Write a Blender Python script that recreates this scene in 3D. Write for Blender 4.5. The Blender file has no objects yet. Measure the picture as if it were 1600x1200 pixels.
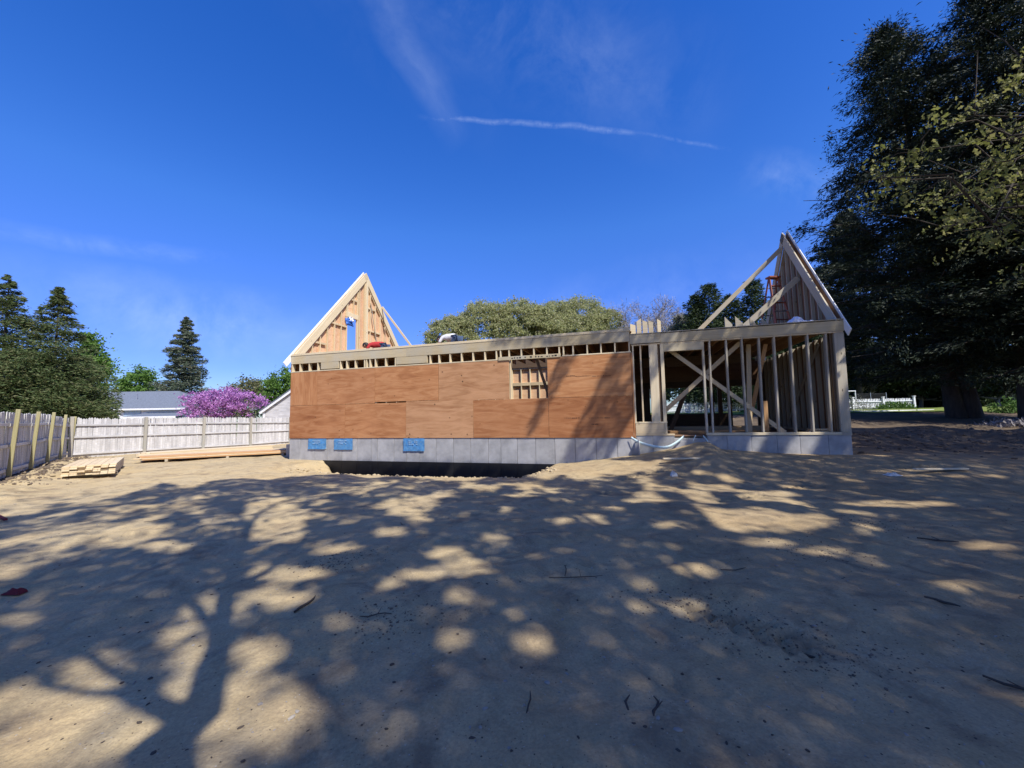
import bpy, math, random
import numpy as np
from mathutils import Vector, Matrix
random.seed(7); rng = np.random.default_rng(7)
SC = bpy.context.scene; COL = SC.collection
R = math.radians

# ---------------------------------------------------------------- camera, sky, sun, exposure
EYE = 1.5; FPX = 620.0; PITCH = .0787; ROLL = .0189
cp, sp, cr, sr = math.cos(PITCH), math.sin(PITCH), math.cos(ROLL), math.sin(ROLL)
CF = np.array([0, cp, sp]); _u = np.array([0, -sp, cp]); _r = np.array([1., 0, 0])
CR = cr*_r - sr*_u; CU = sr*_r + cr*_u
cam_data = bpy.data.cameras.new('camera'); cam = bpy.data.objects.new('camera', cam_data); COL.objects.link(cam)
cam_data.sensor_width = 36; cam_data.lens = 36*FPX/1600; cam_data.clip_end = 4000; cam_data.clip_start = .05
M = Matrix.Identity(4)
for i in range(3): M[i][0] = CR[i]; M[i][1] = CU[i]; M[i][2] = -CF[i]
M[2][3] = EYE; cam.matrix_world = M; SC.camera = cam

SUN_EL = R(50); SUN_AZ = math.atan2(.60, -.80)          # sun stands behind the camera, to the right
SUNV = np.array([.60*math.cos(SUN_EL), -.80*math.cos(SUN_EL), math.sin(SUN_EL)])
sun_d = bpy.data.lights.new('sun', 'SUN'); sun_d.energy = 4.6; sun_d.angle = R(.53); sun_d.color = (1, .965, .90)
sun = bpy.data.objects.new('sun', sun_d); COL.objects.link(sun)
sun.rotation_euler = Vector(SUNV).to_track_quat('Z', 'Y').to_euler(); sun.location = (0, 0, 60)

SC.view_settings.view_transform = 'Standard'; SC.view_settings.look = 'None'
SC.view_settings.exposure = .55; SC.view_settings.gamma = 1; SC.view_settings.use_curve_mapping = False

class NT:
    """tiny node-tree writer"""
    def __init__(s, tree): s.t = tree; s.t.nodes.clear()
    def n(s, typ, **kw):
        nd = s.t.nodes.new(typ)
        ins = kw.pop('ins', {})
        for k, v in kw.items(): setattr(nd, k, v)
        for k, v in ins.items():
            if isinstance(v, bpy.types.NodeSocket): s.t.links.new(v, nd.inputs[k])
            else: nd.inputs[k].default_value = v
        return nd
    def math(s, op, a, b=0., c=None, clamp=False):
        d = {0: a, 1: b}
        if c is not None: d[2] = c
        return s.n('ShaderNodeMath', operation=op, use_clamp=clamp, ins=d).outputs[0]
    def ramp(s, fac, stops):
        nd = s.n('ShaderNodeValToRGB', ins={0: fac}); e = nd.color_ramp.elements
        while len(e) < len(stops): e.new(.5)
        for q, (p, c) in zip(e, stops):
            q.position = p; q.color = (c, c, c, 1) if isinstance(c, (int, float)) else (*c, 1)
        return nd.outputs[0]
    def mix(s, f, a, b, mode='MIX'):
        nd = s.n('ShaderNodeMix', data_type='RGBA', blend_type=mode)
        for sock, v in ((nd.inputs[0], f), (nd.inputs[6], a), (nd.inputs[7], b)):
            if isinstance(v, bpy.types.NodeSocket): s.t.links.new(v, sock)
            else: sock.default_value = v if isinstance(v, (int, float)) else ((*v, 1) if len(v) == 3 else v)
        return nd.outputs[2]
    def noise(s, vec, scale, detail=4, rough=.55, dist=0.):
        d = {'Scale': scale, 'Detail': detail, 'Roughness': rough, 'Distortion': dist}
        if vec is not None: d['Vector'] = vec
        return s.n('ShaderNodeTexNoise', ins=d).outputs['Fac']
    def vmath(s, op, a, b):
        nd = s.n('ShaderNodeVectorMath', operation=op, ins={0: a, 1: b}); return nd.outputs['Value'] if op == 'DOT_PRODUCT' else nd.outputs['Vector']

def cam_dir(px, py):
    d = CF + (px-800)/FPX*CR + (600-py)/FPX*CU
    return d/np.linalg.norm(d)

wd = bpy.data.worlds.new('World'); SC.world = wd; wd.use_nodes = True
w = NT(wd.node_tree)
sky = w.n('ShaderNodeTexSky', sky_type='NISHITA', sun_disc=False, sun_elevation=SUN_EL, sun_rotation=math.atan2(SUNV[0], SUNV[1]),
          altitude=0, air_density=1.0, dust_density=.3, ozone_density=1.6)
hs = w.n('ShaderNodeHueSaturation', ins={'Saturation': 1.42, 'Value': 1.18, 'Hue': .521, 'Color': sky.outputs[0]})
dirv = w.n('ShaderNodeTexCoord').outputs['Generated']
def arc(p0, p1, width, ncoord, thr, soft, seed, fade=.06, warp=.02):
    """a streak of ice cloud along the great circle through two sky directions"""
    a, b = cam_dir(*p0), cam_dir(*p1); nrm = np.cross(a, b); nrm /= np.linalg.norm(nrm); mid = a+b; mid /= np.linalg.norm(mid)
    tan = np.cross(nrm, mid); half = math.acos(np.clip(a@b, -1, 1))/2
    wob = w.noise(dirv, 9+seed, 3); d = w.vmath('DOT_PRODUCT', dirv, tuple(nrm))
    d = w.math('ADD', d, w.math('MULTIPLY', w.math('SUBTRACT', wob, .5), warp))
    acr = w.math('SUBTRACT', 1., w.math('DIVIDE', w.math('ABSOLUTE', d), width), clamp=True)
    t = w.math('ABSOLUTE', w.vmath('DOT_PRODUCT', dirv, tuple(tan)))
    alo = w.math('DIVIDE', w.math('SUBTRACT', math.sin(half)+fade*.5, t), fade, clamp=True)
    front = w.math('GREATER_THAN', w.vmath('DOT_PRODUCT', dirv, tuple(mid)), 0.)
    nz = w.noise(dirv, ncoord, 6, .65, .3)
    nz = w.math('DIVIDE', w.math('SUBTRACT', nz, thr), soft, clamp=True)
    return w.math('MULTIPLY', w.math('MULTIPLY', w.math('MULTIPLY', acr, alo), nz), front)
cl = None
for args, k in (((( 685, 183), (1005, 206), .007, 60, .22, .34, 1, .09, .018), .10),
                (((1000, 207), (1125, 231), .005, 60, .28, .34, 2, .05, .014), .07),
                (((565, -60), (700, 185), .05, 6, .28, .4, 3, .12, .05), .085), (((540, -60), (760, 120), .14, 5, .38, .4, 9, .25, .06), .06),
                (((640, -20), (1060, 150), .13, 5.5, .40, .35, 4, .25, .06), .09),
                (((1180, 268), (1310, 295), .05, 9, .38, .35, 5, .08, .03), .12),
                (((-40, 355), (330, 405), .02, 12, .36, .35, 6, .12, .02), .09),
                (((60, 470), (460, 520), .09, 4.5, .34, .4, 7, .25, .05), .26),
                (((760, 520), (1150, 430), .10, 5, .40, .4, 8, .3, .05), .10)):
    m = w.math('MULTIPLY', arc(*args), k); cl = m if cl is None else w.math('MAXIMUM', cl, m)
el = w.n('ShaderNodeSeparateXYZ', ins={0: dirv}).outputs[2]
hs_c = w.mix(1., hs.outputs[0], w.ramp(el, [(0., (.30, .38, .62)), (.13, (.38, .46, .75)), (.25, (.66, .68, .90)), (.42, (1., 1., 1.))]), 'MULTIPLY')
skyc = w.mix(cl, hs_c, (6.4, 7.4, 8.6))
bg = w.n('ShaderNodeBackground', ins={'Color': skyc, 'Strength': .13})
w.t.links.new(bg.outputs[0], w.n('ShaderNodeOutputWorld').inputs[0])

# ---------------------------------------------------------------- object helpers
def tag(o, label=None, cat=None, group=None, kind=None):
    for k, v in (('label', label), ('category', cat), ('group', group), ('kind', kind)):
        if v: o[k] = v
    return o
def link(name, data, parent=None, mtx=None):
    o = bpy.data.objects.new(name, data); COL.objects.link(o)
    if parent: o.parent = parent
    if mtx is not None: o.matrix_local = mtx
    return o
def thing(name, label, cat, loc=(0, 0, 0), rz=0, group=None):
    o = link(name, None); o.location = loc; o.rotation_euler = (0, 0, rz); o.empty_display_size = .2
    return tag(o, label, cat, group)
def mesh_np(name, v, faces, mat, smooth=False):
    """faces: (n,3) or (n,4) int array, or list of such arrays"""
    me = bpy.data.meshes.new(name); v = np.asarray(v, np.float32).reshape(-1, 3)
    fl = faces if isinstance(faces, list) else [faces]
    fl = [np.asarray(f, np.int32) for f in fl if len(f)]
    me.vertices.add(len(v)); me.vertices.foreach_set('co', v.ravel())
    tot = np.concatenate([np.full(len(f), f.shape[1], np.int32) for f in fl]); idx = np.concatenate([f.ravel() for f in fl])
    me.loops.add(len(idx)); me.loops.foreach_set('vertex_index', idx)
    me.polygons.add(len(tot)); st = np.zeros(len(tot), np.int32); st[1:] = np.cumsum(tot)[:-1]
    me.polygons.foreach_set('loop_start', st); me.polygons.foreach_set('loop_total', tot)
    me.polygons.foreach_set('use_smooth', np.full(len(tot), bool(smooth)))
    me.update(calc_edges=True); me.validate()
    if mat: me.materials.append(mat)
    return me
_bx = {}
def box_mesh(L, W, T, mat, bev=.004):
    key = (round(L, 2), round(W, 3), round(T, 3), mat.name, bev)
    if key in _bx: return _bx[key]
    L, W, T = key[0], key[1], key[2]
    h = np.array([L, W, T])/2; b = min(bev, W*.2, T*.2, L*.2)
    V = []; ID = {}
    for sx in (-1, 1):
        for sy in (-1, 1):
            for sz in (-1, 1):
                for ax in range(3):
                    p = np.array([sx, sy, sz])*(h-b); p[ax] = (sx, sy, sz)[ax]*h[ax]
                    ID[(sx, sy, sz, ax)] = len(V); V.append(p)
    F = []
    def q(ids):
        P = [V[i] for i in ids]; c = sum(P)/len(P); n = np.cross(P[1]-P[0], P[2]-P[0])
        F.append(ids if n@c > 0 else ids[::-1])
    for ax in range(3):
        o = [a for a in range(3) if a != ax]
        for s in (-1, 1):
            ids = []
            for t1, t2 in ((-1, -1), (1, -1), (1, 1), (-1, 1)):
                k = [0, 0, 0]; k[ax] = s; k[o[0]] = t1; k[o[1]] = t2; ids.append(ID[(*k, ax)])
            q(ids)
        for t1 in (-1, 1):
            for t2 in (-1, 1):
                k0 = [0]*3; k0[o[0]] = t1; k0[o[1]] = t2; k1 = list(k0); k0[ax] = -1; k1[ax] = 1
                q([ID[(*k0, o[0])], ID[(*k1, o[0])], ID[(*k1, o[1])], ID[(*k0, o[1])]])
    tri = []
    for sx in (-1, 1):
        for sy in (-1, 1):
            for sz in (-1, 1):
                ids = [ID[(sx, sy, sz, a)] for a in range(3)]; P = [V[i] for i in ids]
                n = np.cross(P[1]-P[0], P[2]-P[0]); tri.append(ids if n@(P[0]+P[1]+P[2]) > 0 else ids[::-1])
    _bx[key] = mesh_np('board_mesh', V, [np.array(F), np.array(tri)], mat)
    return _bx[key]
def beam(name, parent, mat, a, b, wid, thk, up=(0, 0, 1), bev=.004):
    """a board from a to b; thk is measured along `up`, wid across it"""
    a, b, up = Vector(a), Vector(b), Vector(up); x = (b-a); L = x.length; x.normalize()
    y = up.cross(x).normalized(); z = x.cross(y)
    m = Matrix([[x[i], y[i], z[i], ((a+b)/2)[i]] for i in range(3)]+[[0, 0, 0, 1]])
    return link(name, box_mesh(L, wid, thk, mat, bev), parent, m)
def block(name, parent, mat, lo, hi, bev=.004):
    """axis aligned board; its grain runs along the longest side"""
    lo, hi = np.array(lo, float), np.array(hi, float); lo, hi = np.minimum(lo, hi), np.maximum(lo, hi); d = hi-lo; c = (lo+hi)/2; ax = int(np.argmax(d))
    e = np.zeros(3); e[ax] = d[ax]/2
    rest = [i for i in range(3) if i != ax]; t = rest[0] if d[rest[0]] < d[rest[1]] else rest[1]; wd_ = [i for i in rest if i != t][0]
    up = np.zeros(3); up[t] = 1
    return beam(name, parent, mat, c-e, c+e, d[wd_], d[t], up, bev)
def tube(path, rad, seg=8, cap=True):
    P = np.asarray(path, float); rad = np.broadcast_to(np.asarray(rad, float), (len(P),))
    V = []; F = []
    T = np.gradient(P, axis=0); T /= np.linalg.norm(T, axis=1)[:, None]+1e-9
    ref = np.array([0, 0, 1.]) if abs(T[0][2]) < .9 else np.array([1., 0, 0])
    n = np.cross(T[0], ref); n /= np.linalg.norm(n)
    for i in range(len(P)):
        n = n-T[i]*(n@T[i]); n /= np.linalg.norm(n)+1e-9; bvec = np.cross(T[i], n)
        an = np.arange(seg)*2*math.pi/seg
        V.append(P[i]+rad[i]*(np.cos(an)[:, None]*n+np.sin(an)[:, None]*bvec))
    V = np.concatenate(V)
    for i in range(len(P)-1):
        for k in range(seg):
            F.append((i*seg+k, i*seg+(k+1) % seg, (i+1)*seg+(k+1) % seg, (i+1)*seg+k))
    if cap:
        V = np.concatenate([V, P[:1], P[-1:]]); c0 = len(V)-2; T3 = []
        for k in range(seg): T3 += [(c0, (k+1) % seg, k, k), (c0+1, (len(P)-1)*seg+k, (len(P)-1)*seg+(k+1) % seg, (len(P)-1)*seg+(k+1) % seg)]
    return V, np.array(F, np.int32)
def join(parts):
    V = []; F = []; o = 0
    for v, f in parts: V.append(v); F.append(f+o); o += len(v)
    return np.concatenate(V), np.concatenate(F)
def tubes_obj(name, parts, mat, parent=None, smooth=True):
    v, f = join(parts); return link(name, mesh_np(name, v, f, mat, smooth), parent)

# ---------------------------------------------------------------- materials
def new_mat(name):
    m = bpy.data.materials.new(name); m.use_nodes = True; return m, NT(m.node_tree)
def finish(t, col, rough=.8, bump=None, bs=.3, bd=.01, spec=.3, trans=0, metal=0):
    b = t.n('ShaderNodeBsdfPrincipled'); 
    def s(k, v):
        if isinstance(v, bpy.types.NodeSocket): t.t.links.new(v, b.inputs[k])
        else: b.inputs[k].default_value = (*v, 1) if isinstance(v, tuple) and len(v) == 3 else v
    s('Base Color', col); s('Roughness', rough); s('Specular IOR Level', spec); s('Metallic', metal)
    if bump is not None:
        bn = t.n('ShaderNodeBump', ins={'Strength': bs, 'Distance': bd, 'Height': bump}); t.t.links.new(bn.outputs[0], b.inputs['Normal'])
    o = t.n('ShaderNodeOutputMaterial')
    if trans:
        tr = t.n('ShaderNodeBsdfTranslucent'); 
        if isinstance(col, bpy.types.NodeSocket): t.t.links.new(col, tr.inputs[0])
        else: tr.inputs[0].default_value = (*col, 1)
        mx = t.n('ShaderNodeMixShader', ins={0: trans}); t.t.links.new(b.outputs[0], mx.inputs[1]); t.t.links.new(tr.outputs[0], mx.inputs[2])
        t.t.links.new(mx.outputs[0], o.inputs[0])
    else: t.t.links.new(b.outputs[0], o.inputs[0])
def obj_vec(t, scale=(1, 1, 1)):
    """object coordinates shifted by a random amount for every object, so that no two boards carry the same grain"""
    tc = t.n('ShaderNodeTexCoord').outputs['Object']; rnd = t.n('ShaderNodeObjectInfo').outputs['Random']
    off = t.n('ShaderNodeCombineXYZ', ins={0: t.math('MULTIPLY', rnd, 37.), 1: t.math('MULTIPLY', rnd, 91.), 2: t.math('MULTIPLY', rnd, 53.)}).outputs[0]
    v = t.vmath('ADD', tc, off); return t.vmath('MULTIPLY', v, scale), rnd
def wood(name, dark, light, var=.25, knots=True, grey=None, rough=.75):
    m, t = new_mat(name); v, rnd = obj_vec(t, (.8, 30, 30))
    g = t.noise(v, 1.6, 5, .6, .6); c = t.ramp(g, [(.25, dark), (.7, light)])
    v2, _ = obj_vec(t, (1, 2.4, 2.4))
    if knots:
        vo = t.n('ShaderNodeTexVoronoi', ins={'Vector': v2, 'Scale': 2.6}).outputs['Distance']
        c = t.mix(t.ramp(vo, [(.05, 1.), (.11, 0.)]), c, tuple(x*.35 for x in dark))
    if grey: c = t.mix(t.ramp(t.noise(obj_vec(t)[0], 1.3, 4), [(.4, 0.), (.7, .8)]), c, grey)
    c = t.mix(1., c, t.ramp(rnd, [(0., 1-var), (1., 1.)]), 'MULTIPLY')
    finish(t, c, rough, g, .25, .004, .25); return m
PINE = wood('fresh_pine', (.54, .40, .23), (.72, .58, .38), .18)
PINE_W = wood('pale_pine', (.56, .45, .28), (.73, .62, .43), .12)
SPRUCE = wood('grey_spruce', (.35, .29, .20), (.52, .45, .33), .25, True, (.42, .40, .35))
LVL = wood('lvl_rim', (.42, .33, .19), (.56, .46, .29), .12, False, (.47, .43, .34))
FIR = wood('fir_lumber', (.45, .24, .10), (.62, .37, .18), .2)
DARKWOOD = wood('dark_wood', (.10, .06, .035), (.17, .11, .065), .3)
SILVER = wood('weathered_cedar', (.46, .44, .42), (.74, .72, .70), .22, False, (.42, .40, .385))
SILVER_D = wood('weathered_post', (.30, .27, .21), (.46, .42, .34), .25, False, (.36, .36, .32))
TREATED = wood('treated_post', (.30, .27, .13), (.46, .41, .22), .2, False)
WHITE_TRIM = wood('primed_trim', (.74, .74, .73), (.82, .82, .81), .08, False)
def plywood(name, base, alt, dk, kn=.055):
    m, t = new_mat(name); v, rnd = obj_vec(t, (.55, 3.2, 3.2))
    g = t.noise(v, 1.5, 7, .62, 1.6); c = t.ramp(g, [(.30, dk), (.46, base), (.60, alt), (.78, base)])
    fine = t.noise(obj_vec(t, (2., 60, 60))[0], 2., 3); c = t.mix(t.ramp(fine, [(.35, .35), (.6, 0.)]), c, dk)
    v3, _ = obj_vec(t, (1, 1, 1)); vo = t.n('ShaderNodeTexVoronoi', ins={'Vector': v3, 'Scale': 3.4, 'Randomness': 1.}).outputs['Distance']
    c = t.mix(t.ramp(vo, [(kn, .85), (kn*1.5, 0.)]), c, (.05, .025, .012))
    big = t.noise(v3, .9, 3); c = t.mix(t.ramp(big, [(.35, 0.), (.75, .45)]), c, tuple(x*1.25 for x in alt))
    c = t.mix(1., c, t.ramp(rnd, [(0., (.82, .76, .73)), (.35, (.92, .90, .90)), (.7, (1., .99, .97)), (1., (1.03, 1.07, 1.07))]), 'MULTIPLY')
    finish(t, c, .8, g, .2, .003, .2); return m
PLY = plywood('fir_plywood', (.39, .168, .067), (.49, .245, .112), (.27, .102, .04))
PLY_T = plywood('tan_plywood', (.45, .24, .115), (.55, .31, .16), (.31, .14, .06), .075)
PLY_L = plywood('sunlit_tint_plywood', (.66, .42, .26), (.72, .50, .32), (.54, .32, .17))  # lighter plywood copy with sunlight painted into its colour
PLY_D = plywood('shaded_tint_plywood', (.21, .12, .07), (.25, .15, .09), (.15, .085, .05))  # darker plywood copy with shade painted into its colour
def stained(name, base, alt, scale=2., rough=.85, bs=.2, vert=1., spec=.3, var=.1):
    m, t = new_mat(name); v, rnd = obj_vec(t, (1, 1, vert))
    n = t.noise(v, scale, 6, .65); c = t.ramp(n, [(.32, alt), (.62, base)])
    c = t.mix(1., c, t.ramp(rnd, [(0., 1-var), (1., 1.)]), 'MULTIPLY')
    finish(t, c, rough, t.noise(v, scale*14, 4), bs, .004, spec); return m
CONCRETE = stained('poured_concrete', (.42, .41, .40), (.27, .265, .26), 2.3, .85, .3, .35, .3, .14)
TAR = stained('dampproof_tar', (.012, .012, .013), (.02, .02, .02), 3, .45, .3)
SHINGLE_G = stained('asphalt_shingle', (.155, .175, .21), (.11, .125, .15), 6, .9)
BARK = stained('bark', (.075, .062, .052), (.035, .03, .026), 6, .95, .6, .25)
BARK_G = stained('grey_bark', (.25, .225, .20), (.15, .13, .115), 5, .95, .6, .25)
def plain(name, c, rough=.6, spec=.4, metal=0, alt=None, scale=8):
    m, t = new_mat(name); v, _ = obj_vec(t); n = t.noise(v, scale, 4)
    a = alt or tuple(x*.8 for x in c)
    finish(t, t.ramp(n, [(.35, a), (.65, c)]), rough, n, .1, .004, spec, 0, metal); return m
WHITE = plain('white_paint', (.80, .80, .80), .5)
BLUEFILM = plain('blue_film', (.05, .20, .45), .35, .5, 0, (.11, .27, .45), 14)
FILM_PALE = plain('pale_blue_print', (.35, .52, .68), .4, .5)
FOAM = plain('aqua_foam_strip', (.50, .66, .68), .6, .3, 0, (.62, .74, .74))
GLASS_D = plain('dark_window_glass', (.03, .035, .04), .08, .6)
ORANGE = plain('orange_fibreglass', (.27, .075, .04), .5)
ALU = plain('aluminium', (.55, .55, .57), .35, .5, .8)
BLUE_TARP = plain('blue_tarp', (.03, .13, .50), .5)
WRAP = plain('white_wrap', (.70, .72, .84), .4)
SKIN = plain('skin', (.42, .24, .16), .6)
RED_CLOTH = plain('red_cloth', (.40, .028, .03), .85); WHITE_CLOTH = plain('white_cloth', (.72, .72, .73), .85)
JEANS = plain('blue_denim', (.05, .08, .15), .9); HAIR = plain('dark_hair', (.018, .014, .012), .6)
CLAP_BLUE = plain('pale_blue_siding', (.42, .54, .64), .7); CLAP_W = plain('white_siding', (.72, .72, .70), .7)
WIRE = plain('dark_netting', (.02, .022, .022), .8); INK = plain('black_ink', (.015, .012, .012), .8)
TWIG = plain('dead_twig', (.09, .07, .055), .95, .2); STONE = plain('pebble', (.36, .32, .26), .9, .2, 0, (.25, .22, .19), 12)
CLOD = plain('dirt_clod', (.17, .13, .10), 1., .1, 0, (.10, .08, .06), 20); RED_RAG = plain('dark_red_rag', (.13, .015, .02), .9)
PAPER = plain('pale_scrap', (.62, .60, .55), .8)
def leafmat(name, c1, c2, c3=None, trans=.35, rough=.6):
    m, t = new_mat(name); ri = t.n('ShaderNodeNewGeometry').outputs['Random Per Island']
    st = [(0., c1), (1., c2)] if c3 is None else [(0., c1), (.55, c2), (1., c3)]
    finish(t, t.ramp(ri, st), rough, None, spec=.25, trans=trans); return m
L_OAK = leafmat('oak_leaf', (.13, .15, .035), (.23, .24, .07), (.33, .31, .12), .45)
L_SHADE = leafmat('warm_oak_leaf', (.27, .25, .075), (.38, .34, .11), (.46, .38, .15), .55)  # spring leaf colour brightened to add warm light to the shade below
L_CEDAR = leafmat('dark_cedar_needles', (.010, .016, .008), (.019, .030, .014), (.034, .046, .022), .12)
L_SPRUCE = leafmat('spruce_needles', (.04, .068, .02), (.085, .12, .038), (.16, .16, .07), .25)
L_SPRUCE_B = leafmat('blue_green_spruce_needles', (.05, .075, .045), (.10, .13, .08), (.18, .17, .12), .2)
L_GREEN = leafmat('fresh_green_leaf', (.07, .15, .02), (.12, .22, .04), (.17, .27, .07), .4)
L_DOME = leafmat('young_yellow_green_leaf', (.28, .30, .12), (.40, .42, .19), (.52, .48, .29), .5)
L_OLIVE = leafmat('olive_leaf', (.10, .11, .04), (.16, .16, .07), (.22, .2, .1), .3)
L_BUD = leafmat('redbud_blossom', (.33, .12, .36), (.50, .22, .51), (.62, .37, .62), .35)
L_GREY = leafmat('grey_blossom', (.20, .20, .17), (.32, .31, .27), (.12, .14, .09), .3)
L_BARE = leafmat('fine_grey_twigs', (.20, .18, .17), (.28, .25, .24), None, 0)
L_BED = leafmat('bed_plant_leaf', (.05, .11, .02), (.10, .19, .04), (.16, .26, .07), .35)

# ---------------------------------------------------------------- ground
YAW = .2869; HU = np.array([math.cos(YAW), -math.sin(YAW)]); HV = np.array([math.sin(YAW), math.cos(YAW)])
HP = np.array([-8.2744, 14.7701]); SILL = .8049            # front left corner of the house, and the height of the sheathing's bottom edge
UL = 17.34; UM = 12.25; WM = 8.4; WW = 6.1                  # whole length, main part's length, depths of main part and wing
def sm(t): t = np.clip(t, 0, 1); return t*t*(3-2*t)
def vnoise(x, y, s, seed=0):
    """smooth value noise on numpy arrays"""
    x = np.asarray(x, float)/s+seed*17.3; y = np.asarray(y, float)/s+seed*9.1
    xi, yi = np.floor(x), np.floor(y); fx, fy = x-xi, y-yi; fx = fx*fx*(3-2*fx); fy = fy*fy*(3-2*fy)
    def h(a, b): q = np.sin(a*127.1+b*311.7+seed*74.7)*43758.5453; return q-np.floor(q)
    return (h(xi, yi)*(1-fx)+h(xi+1, yi)*fx)*(1-fy)+(h(xi, yi+1)*(1-fx)+h(xi+1, yi+1)*fx)*fy
def ground_z(x, y):
    x = np.asarray(x, float); y = np.asarray(y, float)
    u = (x-HP[0])*HU[0]+(y-HP[1])*HU[1]; v = (x-HP[0])*HV[0]+(y-HP[1])*HV[1]
    z = 1.4*sm((x-2)/14)*sm((y-5)/28)-.15*sm((-x-8)/8)*sm((y-14)/12)
    z = z+.11*(vnoise(x, y, 3.1, 1)-.5)+.055*(vnoise(x, y, .9, 2)-.5)+.030*(vnoise(x, y, .33, 3)-.5)+.016*(vnoise(x, y, .13, 4)-.5)
    sx, sy = x*.93+y*.36, -x*.36+y*.93; z = z+.030*(vnoise(sx/6., sy, .22, 12)-.5)+.016*(vnoise(sx/9., sy, .075, 13)-.5)*sm((9-y)/4)
    prof = np.interp(u, [-3, 0, 1.5, 2.2, 5.5, 9.2, 9.95, 10.6, 12.1, 13.3, 13.8, 14.1, 14.4, 15.5, 17.4, 20], np.array([-.80, -.785, -.78, -1.18, -1.26, -1.18, -.76, -.70, -.50, -.28, -.13, -.12, -.30, -.40, -.44, -.3])+SILL)
    k = np.where(v < 0, np.exp(-(v/1.9)**2), 1.)*np.where(u < 0, np.exp(-(u/2.0)**2), 1.)*np.where(u > UL, np.exp(-((u-UL)/3)**2), 1.)*np.where(v > 8, np.exp(-((v-8)/3)**2), 1.)
    z = z*(1-k)+(prof+.03*(vnoise(x, y, .5, 5)-.5))*k
    # trench in front of the foundation
    w = 1.25*np.clip(np.minimum((u-1.6)/2.7, (10.0-u)/2.4), -.2, 1)+.22*(vnoise(u, u*0, .55, 6)-.5)+.10*(vnoise(u, u*0, .17, 7)-.5)
    t = sm((w+v)/.35)*(v < .3)*(w > .02)
    z = z-1.15*t
    # clods and humps of dug dirt under the trees on the right and along the left fence
    hump = sm((x-9.5)/2)*np.exp(-((y-14.3)/1.5)**2)*(vnoise(x, y, 1.3, 8)**1.5*.36+.10*vnoise(x, y, .35, 9))
    fl = fence_dist(x, y); hump = hump+np.exp(-((fl-.7)/.6)**2)*(fl > -.3)*sm((19-y)/3)*(.13*vnoise(x, y, .8, 10)+.07*vnoise(x, y, .2, 11))
    for (ax, ay, bx, by, wd_) in TRACKS:
        dx, dy = bx-ax, by-ay; Ln = math.hypot(dx, dy); tt = ((x-ax)*dx+(y-ay)*dy)/Ln; ss = ((x-ax)*dy-(y-ay)*dx)/Ln
        m = sm((wd_/2-np.abs(ss))/.05)*sm(tt/.2)*sm((Ln-tt)/.2); tread = np.sin((tt-np.abs(ss)*.8)*2*math.pi/.14)
        z = z+m*(.028*np.clip(tread*1.6, -1, 1)-.022)
    return z+hump
FA, FB, FC = np.array([-12.3, 9.1]), np.array([-20.4, 18.3]), np.array([-14.6, 30.5])
def fence_dist(x, y):
    d = (FB-FA)/np.linalg.norm(FB-FA); return (x-FA[0])*d[1]-(y-FA[1])*d[0]
TRACKS = [(2.2, 8.7, 3.7, 9.5, .32), (4.9, 7.6, 6.1, 7.9, .35), (3.3, 6.6, 4.5, 7.2, .3), (1.25, 3.25, 2.0, 2.62, .3), (8.0, 8.6, 9.2, 8.3, .3), (5.2, 3.9, 6.3, 3.55, .22), (1.2, 7.2, 2.0, 7.9, .3)]
def graded(lo, hi, step, a, b, grow):
    c = list(np.arange(lo, hi, step)); s = step
    while c[-1] < b: s *= grow; c.append(c[-1]+s)
    s = step; d = [lo]
    while d[-1] > a: s *= grow; d.append(d[-1]-s)
    return np.array(d[:0:-1]+c)
gx = graded(-11.5, 11.5, .055, -900, 900, 1.09); gy = graded(1.0, 15.2, .045, -60, 1500, 1.09)
X, Y = np.meshgrid(gx, gy); Z = ground_z(X, Y); nx, ny = len(gx), len(gy)
i = np.arange(nx*ny).reshape(ny, nx); F = np.stack([i[:-1, :-1], i[:-1, 1:], i[1:, 1:], i[1:, :-1]], -1).reshape(-1, 4)
m, t = new_mat('site_sand')
pos = t.n('ShaderNodeNewGeometry').outputs['Position']
n1 = t.noise(pos, .55, 6, .6, .4); n2 = t.noise(pos, 5, 6, .7, .2); n3 = t.noise(pos, 60, 4, .7)
sxyz = t.n('ShaderNodeSeparateXYZ', ins={0: pos})
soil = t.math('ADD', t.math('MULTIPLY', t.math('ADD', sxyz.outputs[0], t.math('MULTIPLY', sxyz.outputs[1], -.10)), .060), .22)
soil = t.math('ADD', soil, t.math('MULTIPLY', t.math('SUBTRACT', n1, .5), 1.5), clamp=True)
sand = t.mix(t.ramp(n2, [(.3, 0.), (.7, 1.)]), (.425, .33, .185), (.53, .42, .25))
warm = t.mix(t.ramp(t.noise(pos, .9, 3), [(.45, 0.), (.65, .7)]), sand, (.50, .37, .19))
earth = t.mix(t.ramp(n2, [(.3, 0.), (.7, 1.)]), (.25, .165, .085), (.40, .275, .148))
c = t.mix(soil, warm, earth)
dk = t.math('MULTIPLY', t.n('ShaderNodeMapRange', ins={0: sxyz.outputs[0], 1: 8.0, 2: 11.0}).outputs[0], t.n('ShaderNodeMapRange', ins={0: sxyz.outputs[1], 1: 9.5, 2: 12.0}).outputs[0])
c = t.mix(t.math('MULTIPLY', dk, t.ramp(n1, [(.2, .6), (.5, .95)])), c, (.085, .063, .045))
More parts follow.
